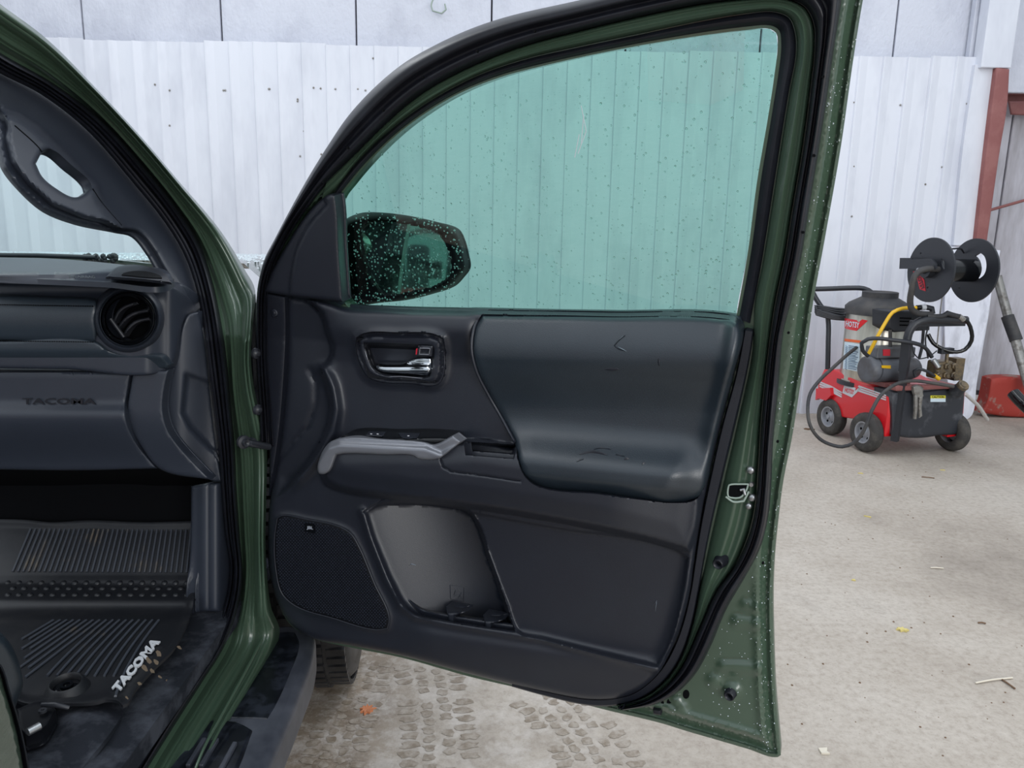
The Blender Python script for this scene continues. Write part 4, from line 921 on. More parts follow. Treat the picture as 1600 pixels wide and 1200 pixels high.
ext_z('step_pad', [(-.518, 1.40), (-.508, 1.3), (-.504, .3), (-.69, .3), (-.69, 1.42), (-.56, 1.425)], .40, .431, M['board_wet'], rb, .006, 3)
for x_, y0_, y1_ in ((-.60, 1.36, 1.28), (-.575, 1.36, 1.28), (-.535, 1.35, 1.20), (-.615, 1.24, 1.0), (-.585, 1.24, 1.0), (-.555, 1.24, 1.0)):
    v, f = boxg((x_, (y0_+y1_)/2, .434), (.009, y0_-y1_, .010)); bevel(mesh('tread_bar', v, f, M['board'], rb, smooth=False), .002)
for y_ in (1.265,):
    v, f = boxg((-.585, y_, .434), (.09, .009, .010)); bevel(mesh('tread_bar', v, f, M['board'], rb, smooth=False), .002)
# front wheel
wc = A([-.612, 2.33, .395]); wax = A([math.cos(.10), math.sin(.10), 0])
wh = empty('front_wheel', wc, None, None); wh.parent = truck; wh.matrix_parent_inverse = Matrix.Translation(-truck.location)
WI = Matrix.Translation(-Vector(wc))
def wmesh(n, vf, m_, **k): o = mesh(n, *vf, m_, wh, **k); o.matrix_parent_inverse = WI; return o
prof = [(-.125, .24), (-.13, .30), (-.125, .36), (-.10, .385), (-.06, .393), (.06, .393), (.10, .385), (.125, .36), (.13, .30), (.122, .25), (.105, .235)]
wmesh('tire', lathe(wc, wax, prof, 72), M['tire_wet'])
tr = []
up_ = A([0, 0, 1.]); u_ = up_; v__ = np.cross(wax, u_)
for i in range(64):
    t = 2*math.pi*i/64
    for (a0_, w_, off) in ((-.092, .052, 0), (-.036, .040, .5), (.036, .040, 0), (.092, .052, .5)):
        tt = t+off*2*math.pi/64; rad = u_*math.cos(tt)+v__*math.sin(tt); tan = np.cross(wax, rad)
        rr = .394 if abs(a0_) < .06 else .386
        tr.append(boxg(wc+wax*a0_+rad*(rr+.002), (w_, .026, .014), np.stack([wax, tan, rad])))
tag(wmesh('tread_blocks', join(tr), M['tire_wet'], smooth=False), kind='stuff')
wmesh('rim', lathe(wc, wax, [(.10, .238), (.112, .232), (.10, .215), (.06, .205), (.05, .08), (.07, .05), (.075, 0)], 48), M['blk_dusty'])
wmesh('inner_liner', lathe(wc-wax*.05, wax, [(-.10, .23), (-.02, .23), (-.02, 0)], 32), M['black'])
v, f = lathe(A([-1.0, 2.32, .52]), (1, 0, 0), [(.0, .50), (.28, .50), (.30, .47)], 40, a0=-1.9, a1=1.9, ref=(0, 0, 1)); mesh('wheel_arch_liner', v, f, M['black'], truck)
v, f = boxg((-1.0, 1.86, .62), (.66, .03, .6)); mesh('liner_back', v, f, M['black'], truck, smooth=False)

# =================================================================== FLOOR MAT
def S_mat(P): return P[:, 2]-(FZ+.9*np.maximum(0, P[:, 1]-1.70))
MT = [(-60, 812), (36, 812), (80, 816), (140, 813), (220, 816), (308, 814), (311, 850), (308, 890), (304, 922), (300, 952), (282, 997), (268, 1018), (246, 1039), (226, 1060), (210, 1080), (200, 1098), (192, 1102), (184, 1095), (165, 1093), (150, 1097), (105, 1099), (31, 1096), (10, 1080), (-60, 1080)]
MTc = cr(MT, 5)
def h_mat(p):
    d = dist(p, MTc); y = p[:, 1]
    return .010+.010*(1-sm(3, 12, d))-.006*sm(944, 952, y)*(1-sm(960, 966, y))+.006*sm(900, 906, y)*(1-sm(938, 944, y))
matt = patch('floor_mat', MT, S_mat, h_mat, M['mat_rubber'], None, sp=5, thick=.006)
tag(matt, 'black ribbed rubber mat with white lettering on the truck floor', 'floor mat')
def mline(pts, h0=.002, r=.0028):
    q = cr(pts, 8, False); return tube3(hit(q, S_mat, h_mat(q)+h0), r, 6)
rb_ = []
for i in range(35):
    t = i/34; rb_.append(mline([(48+t*258, 826+2*t), (20+t*280, 893+2*t)]))
for k in range(25):
    xt = 248-10.3*k; sl = -.83-.052*k; ye = 1088 if k == 0 else (1056 if k < 9 else 1088)
    yy = np.linspace(969, ye, 9); xx = xt+sl*(yy-969)+(.0022*(yy-969)**2 if k < 9 else 0); m_ = xx > 30
    if m_.sum() > 2: rb_.append(mline(list(zip(xx[m_], yy[m_]))))
tag(mesh('rib', *join(rb_), M['rib'], matt), kind='stuff')
dm = []
for j, y_ in enumerate((911, 920, 930)):
    for i in range(17):
        x_ = 12+i*17.5+(8 if j % 2 else 0)
        if x_ < 296: P = hit([[x_, y_]], S_mat, h_mat(A([[x_, y_]])))[0]; dm.append(lathe(P, (0, -.3, 1), [(0, .0075), (.003, .006), (.0045, .003), (.005, 0)], 10))
tag(mesh('dimple', *join(dm), M['mat_rubber'], matt), kind='stuff')
text_px('mat_lettering', 'TACOMA', (212.5, 1038), (66, -80), (-11, -8), S_mat, .016, M['white_print'], matt, bold=.045, ext=.003)
def discp(px, py, rx, ry, surf, h, zmul=1): pass
P = hit([[105, 1077]], S_mat, .010)[0]
mesh('fastener_ring', *lathe(P, (0, -.1, 1), [(-.004, .040), (.014, .031), (.017, .027), (.015, .025), (.004, .024)], 32), M['mat_rubber'], matt)
mesh('fastener', *lathe(P+A([0, 0, .004]), (0, -.1, 1), [(.0, .0245), (.002, .020), (.002, .012), (.007, .011), (.007, .006), (.003, .005), (.003, 0)], 24), M['gloss'], matt)
mud = []
for px, py, r in ((248, 1022, 6), (232, 1032, 6), (244, 1034, 5), (226, 1044, 6), (238, 1048, 5), (218, 1068, 4), (262, 1064, 4), (250, 1058, 3), (198, 1090, 3), (280, 1012, 4)):
    th = np.linspace(0, 2*np.pi, 9)[:-1]; q = A([px, py])+np.stack([np.cos(th)*r*(.5+.5*RNG.random(8))+np.sin(th)*2, np.sin(th)*r*(.5+.6*RNG.random(8))], 1)
    Q = hit(q, S_side, -.098-.0*q[:, 0]); c = Q.mean(0)+A([.0, 0, .004]); mud.append((np.vstack([Q, c]), [(i, (i+1) % 8, 8) for i in range(8)]))
M['mud'] = mat('dried_mud', (118, 104, 88), .8)
tag(mesh('dried_mud', *join(mud), M['mud'], sill), kind='stuff')

# =================================================================== PRESSURE WASHER
def proj(P):
    d = A(P)-EYE; return np.array([800+FPX*(d@RT)/(d@FW), 600-FPX*(d@UP)/(d@FW)])
W_A = A([-.25, .968, 0]); W_B = A([.968, .25, 0]); W_P = A([2.47, 4.99, .1])
pw = empty('pressure_washer', (2.8, 5.35, 0), 'red hot pressure washer cart with a stainless burner tank and black hose reel', 'pressure washer')
nS = -W_B; nF = -W_A
S_ws_ = S_pl(W_P, nS); S_wf = S_pl(W_P+nF*.05, nF)
ch = patch('chassis', [(1279, 597), (1288, 577), (1302, 578), (1324, 587), (1345, 600), (1366, 606), (1390, 613), (1388, 650), (1382, 682), (1368, 676), (1352, 655), (1330, 654), (1312, 651), (1292, 622), (1277, 618)], S_ws_, 0, M['red'], pw, sp=8, thick=.60, edge=(2, .004), smooth_out=False)
patch('deck', [(1300, 578), (1330, 583), (1450, 590), (1495, 601), (1500, 607), (1396, 611), (1345, 599)], S_z(.432), 0, M['red_dull'], pw, sp=8, thick=.01, smooth_out=False)
for off in (0, 3.4, 6.8):
    patch('stripe', [(1280, 597.5+off), (1281, 595.8+off), (1299, 603+off), (1315, 612.5+off), (1315, 614.5+off)], S_ws_, .003, M['white_print'], ch, sp=4, thick=.002, smooth_out=False)
    patch('stripe', [(1340+off*-.3, 604+off), (1342, 602.3+off), (1384, 617+off), (1384, 619+off)], S_ws_, .003, M['white_print'], ch, sp=4, thick=.002, smooth_out=False)
patch('logo_plate', [(1319, 602), (1337, 606), (1336, 611), (1344, 604), (1346, 606), (1331, 621), (1316, 614)], S_ws_, .003, M['white_print'], ch, sp=4, thick=.002, smooth_out=False)
text_px('logo_lettering', 'HOTSY', (1327, 611), (15, 4.2), (0, -7.5), S_ws_, .0045, M['red'], ch, bold=.02, shear=.2)
patch('axle_bracket', [(1275, 607), (1297, 606), (1298, 618), (1290, 626), (1278, 622), (1274, 625)], S_ws_, .03, M['red'], pw, sp=4, thick=.03, smooth_out=False)
tk = patch('water_tank', [(1392, 612), (1440, 611), (1500, 609), (1507, 614), (1505, 640), (1501, 672), (1497, 677), (1470, 680), (1440, 684), (1410, 683), (1393, 679)], S_wf, .03, M['blk_tank'], pw, sp=5, thick=.16, edge=(5, .015))
patch('tank_rim', [(1398, 603), (1490, 602), (1493, 607), (1400, 611)], S_wf, .05, M['red_dull'], pw, sp=6, thick=.05, edge=(2, .004))
patch('warning_label', [(1454, 618), (1477.5, 618), (1477.5, 628), (1454, 628)], S_wf, .0315, M['lab_white'], tk, sp=4, thick=.002, smooth_out=False)
patch('label_head', [(1454, 618), (1477.5, 618), (1477.5, 622.5), (1454, 622.5)], S_wf, .033, M['lab_yel'], tk, sp=4, thick=.002, smooth_out=False)
text_px('label_lettering', 'CAUTION', (1465.8, 620.3), (19, 0), (0, -3), S_wf, .0345, M['black'], tk, bold=.02)
nk = at(1494, 612, 4.98); cpx = at(1505, 602, 4.93); ax_ = cpx-nk
mesh('filler_neck', *lathe(nk, ax_, [(-.02, .04), (.0, .045), (.05, .036), (.06, .036)], 20), M['blk_tank'], pw)
mesh('filler_cap', *lathe(cpx, ax_, [(-.015, .036), (.0, .038), (.008, .034), (.008, .022), (.012, .020), (.012, 0)], 24), M['brass'], pw)
patch('frame_foot', [(1500, 660), (1503, 640), (1504, 680), (1480, 683), (1480, 680)], S_wf, .01, M['red'], pw, sp=4, thick=.05, smooth_out=False)
# wheels
for (px, py, s) in ((1293, 651, 1), (1347, 675.5, 1), (1491, 677, -1)):
    c = atz(px, py, .135); ax = nS*s
    if s < 0: c = c+W_A*.05+W_B*.03
    hub = empty('wheel', c, None, None); hub.parent = pw; hub.matrix_parent_inverse = Matrix.Translation(-pw.location); WI2 = Matrix.Translation(-Vector(c))
    ct = c-ax*.035 if s > 0 else c
    for nm, vf, m_ in (('tire', lathe(ct, ax, [(-.036, .075), (-.042, .10), (-.036, .124), (-.020, .133), (-.018, .131), (-.004, .135), (0, .132), (.004, .135), (.018, .131), (.020, .133), (.036, .124), (.042, .10), (.036, .075)], 40), M['tire']),
                       ('rim', lathe(ct, ax, [(-.034, .078), (-.03, .074), (.030, .074), (.036, .078), (.034, .066), (.012, .062), (.008, .038), (.020, .028), (.024, .016), (.036, .014), (.036, 0)], 32), M['rim'])):
        o = mesh(nm, *vf, m_, hub); o.matrix_parent_inverse = WI2
    lug = []
    for q in range(5):
        t = 2*math.pi*q/5; u = A([0, 0, 1.]); v = np.cross(ax, u); lug.append(lathe(ct+(u*math.cos(t)+v*math.sin(t))*.048+ax*.008, ax, [(0, .010), (.003, .009), (.003, 0)], 8))
    o = mesh('rim_hole', *join(lug), M['black'], hub); o.matrix_parent_inverse = WI2; tag(o, kind='stuff')
v, f = tube3([atz(1347, 675, .135), atz(1347, 675, .135)+W_B*.58], .012, 8); mesh('axle', v, f, M['blk_metal'], pw)
# burner tank
YC = 5.42; cb = at(1361, 583, YC); zt = at(1371, 484, YC)[2]; rc = .207
cx_ = at(1366, 540, YC)[0]; cb = A([cx_, YC, cb[2]-.06]); H = zt-cb[2]
can = mesh('burner_tank', *lathe(cb, (0, 0, 1), [(0, rc+.004), (.02, rc+.004), (.02, rc), (H*.33, rc), (H*.335, rc+.002), (H*.34, rc), (H-.01, rc)], 56), M['steel_can'], pw)
mesh('tank_cowl', *lathe(cb+A([0, 0, H-.03]), (0, 0, 1), [(0, rc+.012), (.05, rc+.014), (.075, rc-.01), (.115, .125), (.118, .118), (.155, .118), (.158, .112), (.15, .105), (.15, 0)], 56), M['blk_dusty'], pw)
mesh('tank_base', *lathe(cb-A([0, 0, .02]), (0, 0, 1), [(0, rc+.02), (.03, rc+.02), (.03, rc)], 40), M['blk_metal'], pw)
vdir = math.atan2(-(YC), -(cx_)); 
def cylpt(px, py, r):
    d = ray([[px, py]])[0]; a = d[0]**2+d[1]**2; b = -2*(d[0]*cb[0]+d[1]*cb[1]); c = cb[0]**2+cb[1]**2-r*r; disc = max(b*b-4*a*c, 0)
    return EYE+d*((-b-math.sqrt(disc))/(2*a))
def S_cyl(P): return np.where((P[:, 0]-cb[0])*cb[0]+(P[:, 1]-cb[1])*cb[1] > 0, -1.0, np.hypot(P[:, 0]-cb[0], P[:, 1]-cb[1])-rc)
patch('orange_band', [(1319.5, 529), (1319.5, 533), (1345, 536), (1345, 532)], S_cyl, .003, M['orange'], can, sp=4, thick=.002, smooth_out=False)
patch('instruction_label', [(1319.5, 534), (1344, 538), (1342, 581), (1317, 576)], S_cyl, .003, M['lab_white'], can, sp=5, thick=.002, smooth_out=False)
ll = []
for i in range(14):
    for xa, xb in ((1321, 1324), (1326, 1341-2*(i % 3))):
        q = hit([[xa-.1*i, 540+2.7*i], [(xa+xb)/2-.1*i, 541+2.7*i], [xb-.1*i, 542.3+2.7*i]], S_cyl, .006); ll.append(tube3(q, .0028, 4))
tag(mesh('label_lines', *join(ll), M['lab_print'], can), kind='stuff')
patch('logo_flash', [(1319.5, 497), (1338, 500), (1341, 504), (1347, 499), (1356, 501), (1338, 517), (1322, 514), (1319.5, 512)], S_cyl, .003, M['red'], can, sp=4, thick=.002, smooth_out=False)
text_px('logo_lettering', 'HOTSY', (1332, 507), (22, 3.2), (-.3, -9), S_cyl, .005, M['lab_white'], can, bold=.01, shear=.25)
def pt(*a): return at(*a)
def wt(name, pts, r, m_, seg=8, sm__=True): return tube(name, [at(*p) for p in pts], r, m_, pw, seg, sm__, step=.03)
# push handle at the rear, frame post and top arm
wt('push_handle', [(1262, 452, 5.75), (1300, 451, 5.7), (1330, 450, 5.65), (1350, 451, 5.62), (1362, 457, 5.6), (1368, 468, 5.6)], .018, M['blk_metal'])
wt('push_handle', [(1262, 440, 5.7), (1274, 465, 5.68), (1284, 480, 5.66), (1292, 490, 5.65), (1294, 500, 5.65), (1294, 540, 5.62), (1293, 582, 5.6)], .018, M['blk_metal'])
v, f = tube3([at(1398, 689, 4.93), at(1403, 650, 4.93), at(1410, 600, 4.93), at(1413, 575, 4.93)], .030, 4); mesh('frame_post', v, f, M['blk_metal'], pw, smooth=False)
v, f = tube3([at(1412, 580, 4.93), at(1417, 533, 4.93)], .036, 4); mesh('post_sleeve', v, f, M['blk_metal'], pw, smooth=False)
wt('reel_arm', [(1417, 535, 4.93), (1420, 520, 4.93), (1430, 506, 4.93), (1445, 500, 4.93), (1470, 499, 4.95), (1510, 500, 4.98)], .026, M['blk_metal'], 10)
v, f = boxg((at(1465, 505, 5.0)), (.42, .03, .04), np.stack([W_B, -W_A, A([0, 0, 1.])])); bevel(mesh('cross_bar', v, f, M['blk_metal'], pw, smooth=False), .004)
# control box
cbx = patch('control_box', [(1389, 487), (1395, 485), (1450, 487), (1454, 489), (1452, 516), (1397, 519), (1389, 512)], S_pl(at(1420, 500, 5.12), nF), 0, M['blk_metal'], pw, sp=6, thick=.16, edge=(2, .004), smooth_out=False)
for y_ in (496, 501, 507):
    patch('box_vent', [(1406, y_), (1424, y_+.5), (1424, y_+2.5), (1406, y_+2)], S_pl(at(1420, 500, 5.12), nF), .003, M['black'], cbx, sp=4, thick=.002, smooth_out=False)
wt('box_leg', [(1443, 515, 5.1), (1440, 545, 5.1), (1436, 560, 5.1)], .010, M['blk_metal']); wt('box_leg', [(1391, 515, 5.1), (1391, 540, 5.1), (1390, 560, 5.1)], .012, M['blk_dusty'])
# motor
mc = at(1354, 577, 5.08); me_ = mc+W_B*.44; mr = .088
mot = mesh('motor', *lathe(mc, W_B, [(-.012, 0), (-.012, mr-.012), (-.004, mr), (.05, mr), (.052, mr-.008), (.058, mr-.008), (.06, mr+.002), (.30, mr+.002), (.33, mr-.006), (.38, mr-.02), (.40, .05), (.40, 0)], 40), M['motor'], pw)
jb = boxg(mc+W_B*.17+A([0, 0, mr+.03]), (.30, .12, .07), np.stack([W_B, -W_A, A([0, 0, 1.])])); jbo = bevel(mesh('junction_box', *jb, M['motor'], pw, smooth=False), .006)
S_jb = S_pl(mc+W_B*.17+nF*.06, nF)
patch('red_switch', [(1380, 546), (1391, 546), (1391, 556), (1380, 556)], S_jb, .004, M['lab_red'], pw, sp=4, thick=.006, smooth_out=False)
patch('data_label', [(1411, 546), (1423, 547), (1421, 560), (1409, 560)], S_jb, .003, M['white_print'], pw, sp=4, thick=.003, smooth_out=False)
patch('yellow_tag', [(1378, 571), (1392, 571), (1392, 576), (1378, 575)], S_pl(mc+nF*(mr+.001), nF), .004, M['yellow'], pw, sp=4, thick=.004, smooth_out=False)
v, f = boxg(mc+W_B*.2-A([0, 0, mr+.01]), (.2, .14, .03), np.stack([W_B, -W_A, A([0, 0, 1.])])); mesh('motor_foot', v, f, M['red_dull'], pw, smooth=False)
# pump
pc = at(1462, 577, 5.05)
pump = mesh('pump', *boxg(pc+W_B*.03, (.13, .10, .12), np.stack([W_B, -W_A, A([0, 0, 1.])])), M['brass'], pw, smooth=False); bevel(pump, .015, 3)
for dx_, dz_ in ((-.03, .03), (.03, .03), (.09, .03), (-.03, -.03), (.03, -.03), (.09, -.03)):
    mesh('pump_valve', *lathe(pc+W_B*dx_+A([0, 0, dz_])+nF*.04, nF, [(0, .022), (.025, .022), (.03, .015), (.04, .014), (.04, 0)], 6), M['brass'], pump, smooth=False)
mesh('manifold', *boxg(pc+W_B*.16, (.07, .07, .15), np.stack([W_B, -W_A, A([0, 0, 1.])])), M['brass'], pw, smooth=False)
for q in range(4): mesh('manifold_plug', *lathe(pc+W_B*.19+A([0, 0, -.055+.036*q]), W_B, [(0, .015), (.02, .015), (.022, .008), (.022, 0)], 6), M['brass'], pw, smooth=False)
v, f = boxg(at(1478, 548, 5.02), (.10, .04, .04), np.stack([W_B, -W_A, A([0, 0, 1.])])); bevel(mesh('pressure_switch', v, f, M['blk_metal'], pw, smooth=False), .004)
wt('switch_stem', [(1480, 552, 5.02), (1479, 566, 5.02)], .012, M['brass'])
wt('unloader', [(1458, 562, 4.98), (1466, 574, 4.97)], .018, M['steel'])
# hoses
wt('yellow_hose', [(1432, 481, 5.0), (1410, 482, 5.0), (1395, 488, 5.0), (1383, 505, 5.0), (1369, 530, 5.0), (1357, 553, 5.02)], .012, M['yellow'])
wt('pressure_hose', [(1356, 556, 5.0), (1348, 548, 4.98), (1346, 536, 4.96), (1356, 530, 4.95), (1400, 532, 4.9), (1435, 538, 4.9), (1448, 546, 4.95), (1456, 558, 4.97)], .013, M['blk_metal'])
wt('pressure_hose', [(1500, 495, 4.95), (1512, 503, 4.95), (1518, 518, 4.95), (1518, 532, 4.96), (1508, 546, 4.97), (1495, 550, 4.98), (1475, 546, 5.0), (1458, 536, 5.02), (1450, 522, 5.04)], .013, M['gloss'])
wt('reel_hose', [(1468, 421, 4.86), (1450, 420, 4.84), (1438, 423, 4.84), (1429, 432, 4.84), (1425, 450, 4.85), (1422, 470, 4.88), (1424, 482, 4.9), (1433, 489, 4.92), (1455, 491, 4.95)], .019, M['blk_dusty'], 10)
wt('hose_coupling', [(1432, 481, 5.0), (1444, 480, 5.0)], .018, M['gloss']); wt('hose_collar', [(1440, 480.5, 4.99), (1446, 480, 4.99)], .020, M['white_print']); wt('elbow', [(1446, 480, 5.0), (1456, 482, 5.0), (1457, 490, 5.0)], .018, M['blk_metal'])
wt('swivel_bar', [(1448, 494, 4.93), (1475, 493, 4.93), (1480, 489, 4.93), (1488, 492, 4.94), (1500, 495, 4.95)], .016, M['blk_dusty']); wt('hose_end', [(1498, 494, 4.95), (1506, 500, 4.95)], .018, M['galv'])
wt('fuel_hose', [(1430, 588, 4.92), (1428, 580, 4.92), (1436, 576, 4.9), (1448, 580, 4.9), (1462, 589, 4.92)], .010, M['blk_metal']); wt('hose_ferrule', [(1460, 587, 4.92), (1467, 592, 4.93)], .014, M['yellow'])
wt('wire', [(1425, 538, 5.0), (1428, 552, 5.0), (1436, 561, 5.0), (1450, 558, 5.0), (1464, 548, 5.0)], .004, M['blk_metal'], 6)
wt('wire', [(1452, 505, 5.0), (1446, 530, 5.0), (1450, 560, 5.0)], .005, M['blk_metal'], 6)
wt('long_hose', [(1338, 543, 5.3), (1322, 556, 5.2), (1300, 576, 5.05), (1280, 595, 4.95), (1266, 615, 4.9), (1262, 640, 4.85), (1266, 665, 4.8), (1280, 685, 4.8), (1296, 694, 4.8), (1316, 698, 4.78), (1334, 692, 4.75), (1350, 672, 4.72), (1362, 642, 4.72), (1376, 618, 4.75), (1390, 606, 4.78), (1406, 598, 4.85), (1430, 595, 4.9), (1460, 599, 4.9), (1490, 604, 4.9)], .0115, M['blk_dusty'])
for i in range(4):
    o_ = i*3.2; wt('coiled_cable', [(1330, 484+o_*1.3, 5.55), (1305, 482+o_*1.0, 5.6), (1285, 479+o_*.7, 5.62), (1274, 478+o_, 5.62), (1276, 484+o_*.8, 5.6), (1300, 492+o_*.6, 5.58), (1330, 496+o_*.4, 5.55)], .009, M['blk_metal'], 6)
# hose reel: two pressed discs on a drum
rcn = at(1453, 422, 4.93); RB_ = A([.978, .208, 0]); RB_ = RB_/np.linalg.norm(RB_)
ur = np.cross(A([0, 0, 1.]), RB_); ur /= np.linalg.norm(ur)           # in-plane horizontal
Rr = .203; sep = .317
def disc(name, c, holes):
    return plate(name, ell(0, 0, Rr, Rr, 48), holes, c, -ur, A([0, 0, 1.]), .012, M['blk_metal'] if name != 'reel_disc' else M['blk_metal'], pw, .03)
for k_, cc in enumerate((rcn, rcn+RB_*sep)):
    kid = A([(.0, .092), (.04, .115), (.08, .09), (.105, .03), (.095, -.02), (.06, -.05), (.045, -.045), (.06, .0), (.045, .05), (.02, .08)])
    hl = [kid] if k_ else [A([(.085, .075), (.105, .065), (.125, .02), (.115, .01), (.095, .04)])]
    for (hx, hy) in ((-.10, .10), (0, -.11), (-.06, -.02)) if not k_ else ((-.09, -.12), (-.1, -.06)): hl.append(ell(hx, hy, .007, .007, 8))
    disc('reel_disc', cc, hl)
mesh('reel_drum', *lathe(rcn, RB_, [(0, .072), (sep, .072)], 40), M['gloss'], pw)
mesh('reel_hub', *lathe(rcn-RB_*.06, RB_, [(0, 0), (0, .02), (.02, .024), (.02, .05), (.06, .05)], 24), M['blk_metal'], pw)
mesh('hub_nut', *lathe(rcn-RB_*.09, RB_, [(0, 0), (0, .014), (.03, .014)], 6), M['steel'], pw, smooth=False)
aa = rcn-RB_*.05; patch('reel_bracket', [(1406, 403), (1424, 403), (1424, 405), (1455, 404), (1462, 412), (1462, 420), (1452, 422), (1420, 420), (1405, 420)], S_pl(aa, -RB_), .0, M['blk_metal'], pw, sp=5, thick=.012, smooth_out=False)
patch('reel_logo', [(1426, 424), (1434, 423), (1444, 437), (1446, 455), (1437, 452), (1433, 436)], S_pl(rcn, -RB_), .003, M['lab_red'], pw, sp=4, thick=.002, smooth_out=False)
text_px('reel_lettering', 'HOTSY', (1438, 440), (9, 24), (5, -4), S_pl(rcn, -RB_), .006, M['blk_metal'], pw, bold=.01)
wt('reel_handle', [(1484, 396, 5.0), (1486, 389, 5.02), (1502, 389, 5.06), (1506, 395, 5.08)], .006, M['blk_metal'], 6)
wt('stay_rod', [(1474, 452, 5.0), (1470, 480, 5.0), (1464, 540, 5.0)], .004, M['galv'], 6)
# locking pliers hung on the tank rim
pl_ = empty('locking_pliers', at(1432, 660, 4.86), 'rusty steel locking pliers clamped on the black tank rim', 'pliers')
Spl = S_pl(W_P+nF*.125, nF)
patch('jaw', [(1427, 605), (1436, 602), (1443, 606), (1442, 614), (1443, 619), (1436, 622), (1430, 618), (1428, 612)], Spl, 0, M['galv'], pl_, sp=3, thick=.02, edge=(2, .004))
patch('handle', [(1430, 617), (1434, 618), (1434, 636), (1432, 655), (1429, 655), (1430, 636)], Spl, .002, M['galv'], pl_, sp=3, thick=.016, edge=(1.5, .003))
patch('handle', [(1437, 620), (1442, 619), (1440, 636), (1441, 650), (1437, 653), (1436, 636)], Spl, 0, M['galv'], pl_, sp=3, thick=.014, edge=(1.5, .003))

# =================================================================== OTHER THINGS ON THE RIGHT, FLOOR LITTER
pol = empty('jack_handle', at(1597, 598, 5.95), 'grey two part metal pole leaning against the dirty wall above the red footing', 'pole')
v, f = tube3([at(1558, 432, 6.45), at(1577, 502, 6.3)], .035, 14); mesh('upper_tube', v, f, M['galv'], pol)
v, f = tube3([at(1574, 494, 6.31), at(1588, 532, 6.22)], .048, 14); mesh('sleeve', v, f, M['blk_dusty'], pol)
v, f = tube3([at(1585, 526, 6.24), at(1612, 618, 5.95)], .038, 14); mesh('lower_tube', v, f, M['galv'], pol)
ft_ = tube('black_pipe_foot', [at(1583, 614, 5.7), at(1590, 622, 5.66), at(1602, 634, 5.6), at(1640, 668, 5.5)], .045, M['gloss'], None, 12)
tag(ft_, 'black pipe end lying low in front of the red footing at the right edge', 'pipe')
hs = tube('white_hose', [at(1508, 615, 5.25), at(1518, 624, 5.35), at(1530, 636, 5.55), at(1543, 656, 5.75)], .013, M['pvc'], None, 8)
tag(hs, 'short white drain hose hanging behind the black tank to the floor', 'hose')
def flat_bits(name, px, py, size, mt, label, cat, group=None, n=7, asp=1.0, rot=0.0, z=.004):
    c = atz(px, py, 0); th = np.linspace(0, 2*np.pi, n*2, endpoint=False); r = size*(.55+.45*(np.arange(n*2) % 2))*(0.75+.4*RNG.random(n*2))
    x_ = r*np.cos(th); y_ = r*np.sin(th)*asp; X = x_*math.cos(rot)-y_*math.sin(rot); Y = x_*math.sin(rot)+y_*math.cos(rot)
    k = len(X); top = [(c[0]+a, c[1]+b, z+.5*size*abs(math.sin(3*i))*.3) for i, (a, b) in enumerate(zip(X, Y))]+[(c[0], c[1], z+.001)]
    bot = [(p[0], p[1], .0005) for p in top]
    F = [(i, (i+1) % k, k) for i in range(k)]+[((i+1) % k+k+1, i+k+1, 2*k+1) for i in range(k)]+[(i, i+k+1, (i+1) % k+k+1, (i+1) % k) for i in range(k)]
    o = mesh(name, top+bot, F, mt, None, smooth=False); tag(o, label, cat, group); return o
flat_bits('tree_leaf', 1411, 985, .028, M['leaf_y'], 'yellow leaf flat on the concrete, the largest one in the open floor', 'leaf', 'leaves on the floor', asp=.7)
flat_bits('tree_leaf', 1357, 808, .026, M['leaf_y'], 'pale yellow curled leaf on the concrete nearest below the cart wheels', 'leaf', 'leaves on the floor', n=3, asp=.35, rot=-.5)
flat_bits('tree_leaf', 1345, 740, .020, M['leaf_y'], 'small tan leaf on the floor just below the front left cart wheel', 'leaf', 'leaves on the floor', n=3, asp=.5)
flat_bits('tree_leaf', 1474, 735, .018, M['leaf_y'], 'small tan leaf on the floor just below the right cart wheel', 'leaf', 'leaves on the floor', n=3, asp=.4)
flat_bits('tree_leaf', 1334, 907, .010, M['leaf_y'], 'tiny yellow leaf scrap on the floor left of the largest yellow leaf', 'leaf', 'leaves on the floor', n=3)
flat_bits('tree_leaf', 1287, 1175, .020, M['twig'], 'pale shredded leaf near the bottom corner of the open door', 'leaf', 'leaves on the floor', n=4)
flat_bits('tree_leaf', 574, 1110, .026, M['leaf_o'], 'crumpled orange leaf in the mud beside the front tire', 'leaf', 'leaves on the floor', n=9)
flat_bits('bark_scrap', 1263, 671, .045, M['twig_d'], 'brown scrap on the floor beside the wall near the cart', 'debris', n=5, asp=.6)
for (a, b, lab, mt) in (((1524, 1067), (1582, 1059), 'pale straw lying on the floor at lower right', 'twig'), ((1454, 887), (1474, 888), 'short white stick on the floor in the middle right', 'twig'), ((1566, 1062), (1586, 1076), 'brown twig crossing the end of the pale straw', 'twig_d'),
                       ((1440, 745), (1460, 747), 'thin brown twig on the floor in front of the black tank', 'twig_d'), ((1528, 973), (1540, 974), 'short dark twig on the floor right of the largest yellow leaf', 'twig_d')):
    o = tube('twig', [atz(*a, .004), (atz(*a, .006)+atz(*b, .006))/2+A([0, .004, 0]), atz(*b, .004)], .003, M[mt], None, 6); tag(o, lab, 'twig', 'twigs on the floor')
gr = []
for _ in range(80):
    px, py = 1230+370*RNG.random(), 690+500*RNG.random(); c = atz(px, py, 0); r = .0015+.003*RNG.random(); gr.append(lathe(c, (0, 0, 1), [(0, r), (r*.6, r*.7), (r*.7, 0)], 5))
tag(mesh('grit', *join(gr), M['twig_d'], None, smooth=False), 'scattered dark grit on the concrete floor', 'grit', kind='stuff')
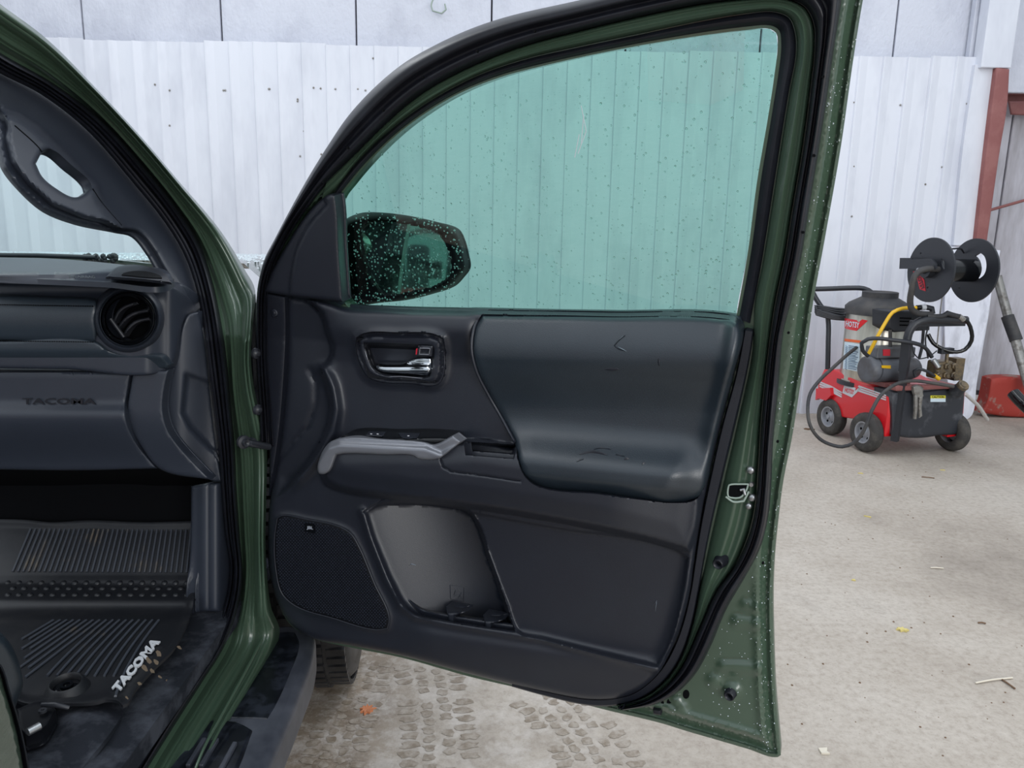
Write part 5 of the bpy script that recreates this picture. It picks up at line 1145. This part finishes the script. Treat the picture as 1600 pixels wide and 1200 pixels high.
# tread prints: damp blocks left by tires
M['print'] = mat('damp_tread_print', (128, 115, 99), .5, c2=(164, 154, 142), cscale=30, cmix=(.38, .62))
def track(pts, cols, w_, bl, name, label):
    C = resamp(A(pts), 60); W = A([atz(x_, y_, 0)[:2] for x_, y_ in C]); d = np.r_[0, np.cumsum(np.linalg.norm(np.diff(W, axis=0), axis=1))]; out = []
    n = int(d[-1]/bl)
    for i in range(n):
        for c in range(cols):
            s = (i+.5+(.5 if c % 2 else 0))*bl; 
            if s > d[-1]: continue
            cx = np.array([np.interp(s, d, W[:, 0]), np.interp(s, d, W[:, 1])]); t = np.array([np.interp(min(s+.02, d[-1]), d, W[:, 0]), np.interp(min(s+.02, d[-1]), d, W[:, 1])])-np.array([np.interp(max(s-.02, 0), d, W[:, 0]), np.interp(max(s-.02, 0), d, W[:, 1])]); t /= np.linalg.norm(t); nn = np.array([-t[1], t[0]])
            e = c in (0, cols-1)
            if RNG.random() < .12: continue
            hw = w_/cols*(.62 if e else .40); cc = cx+nn*((c-(cols-1)/2)*w_/cols*1.12+RNG.normal()*.002); k = 12; th = np.linspace(0, 2*np.pi, k, endpoint=False)
            rr = (np.abs(np.cos(th))**4+np.abs(np.sin(th))**4)**(-.25)*(.62+.5*RNG.random(k))
            v = [(cc[0]+nn[0]*hw*rr[j]*math.cos(th[j])+t[0]*bl*.42*rr[j]*math.sin(th[j]), cc[1]+nn[1]*hw*rr[j]*math.cos(th[j])+t[1]*bl*.42*rr[j]*math.sin(th[j]), .0012) for j in range(k)]
            out.append((v, [tuple(range(k))]))
    o = mesh(name, *join(out), M['print'], None, smooth=False); tag(o, label, 'tire track', kind='stuff')
track([(668, 1035), (676, 1080), (684, 1130), (690, 1240)], 4, .20, .040, 'tire_print', 'damp brown tread marks on the floor under the middle of the door')
track([(850, 1082), (890, 1125), (925, 1170), (960, 1240)], 5, .22, .040, 'tire_print', 'damp brown tread marks curving on the floor right of the middle ones')
track([(575, 1030), (560, 1080), (535, 1140), (505, 1240)], 4, .16, .035, 'tire_print', 'muddy tread marks on the floor beside the front tire')

# equipment against the far wall, seen in the mirror
def refl(px, py, t):
    P = hit([[px, py]], S_mir, .004)[0]; d = ray([[px, py]])[0]; d /= np.linalg.norm(d); n = A([-.19, -.98, .05]); n /= np.linalg.norm(n)
    return P+(d-2*(d@n)*n)*t
eq0 = refl(664, 452, 7.2); eb = empty('equipment_stand', (eq0[0], eq0[1], 0), 'black pipe frame and cylinder on a red base, seen in the side mirror', 'machine')
hz = eq0[2]
v, f = boxg((eq0[0], eq0[1], hz/2), (.75, .6, hz)); bevel(mesh('base', v, f, M['red'], eb, smooth=False), .02)
tube('pipe_frame', [(eq0[0]-.28, eq0[1], hz), (eq0[0]-.28, eq0[1], hz+.55), (eq0[0]-.22, eq0[1], hz+.62), (eq0[0]+.22, eq0[1], hz+.62), (eq0[0]+.28, eq0[1], hz+.55), (eq0[0]+.28, eq0[1], hz)], .028, M['blk_metal'], eb, 8, True, .05)
mesh('cylinder', *lathe((eq0[0]-.1, eq0[1], hz), (0, 0, 1), [(0, .13), (.46, .13), (.50, .09), (.50, 0)], 24), M['blk_metal'], eb)
v, f = boxg((eq0[0]+.12, eq0[1], hz+.22), (.14, .1, .2)); bevel(mesh('gauge_box', v, f, M['blk_dusty'], eb, smooth=False), .01)
tube('side_arm', [(eq0[0]+.28, eq0[1], hz+.33), (eq0[0]+.75, eq0[1], hz+.33)], .02, M['blk_metal'], eb, 8)
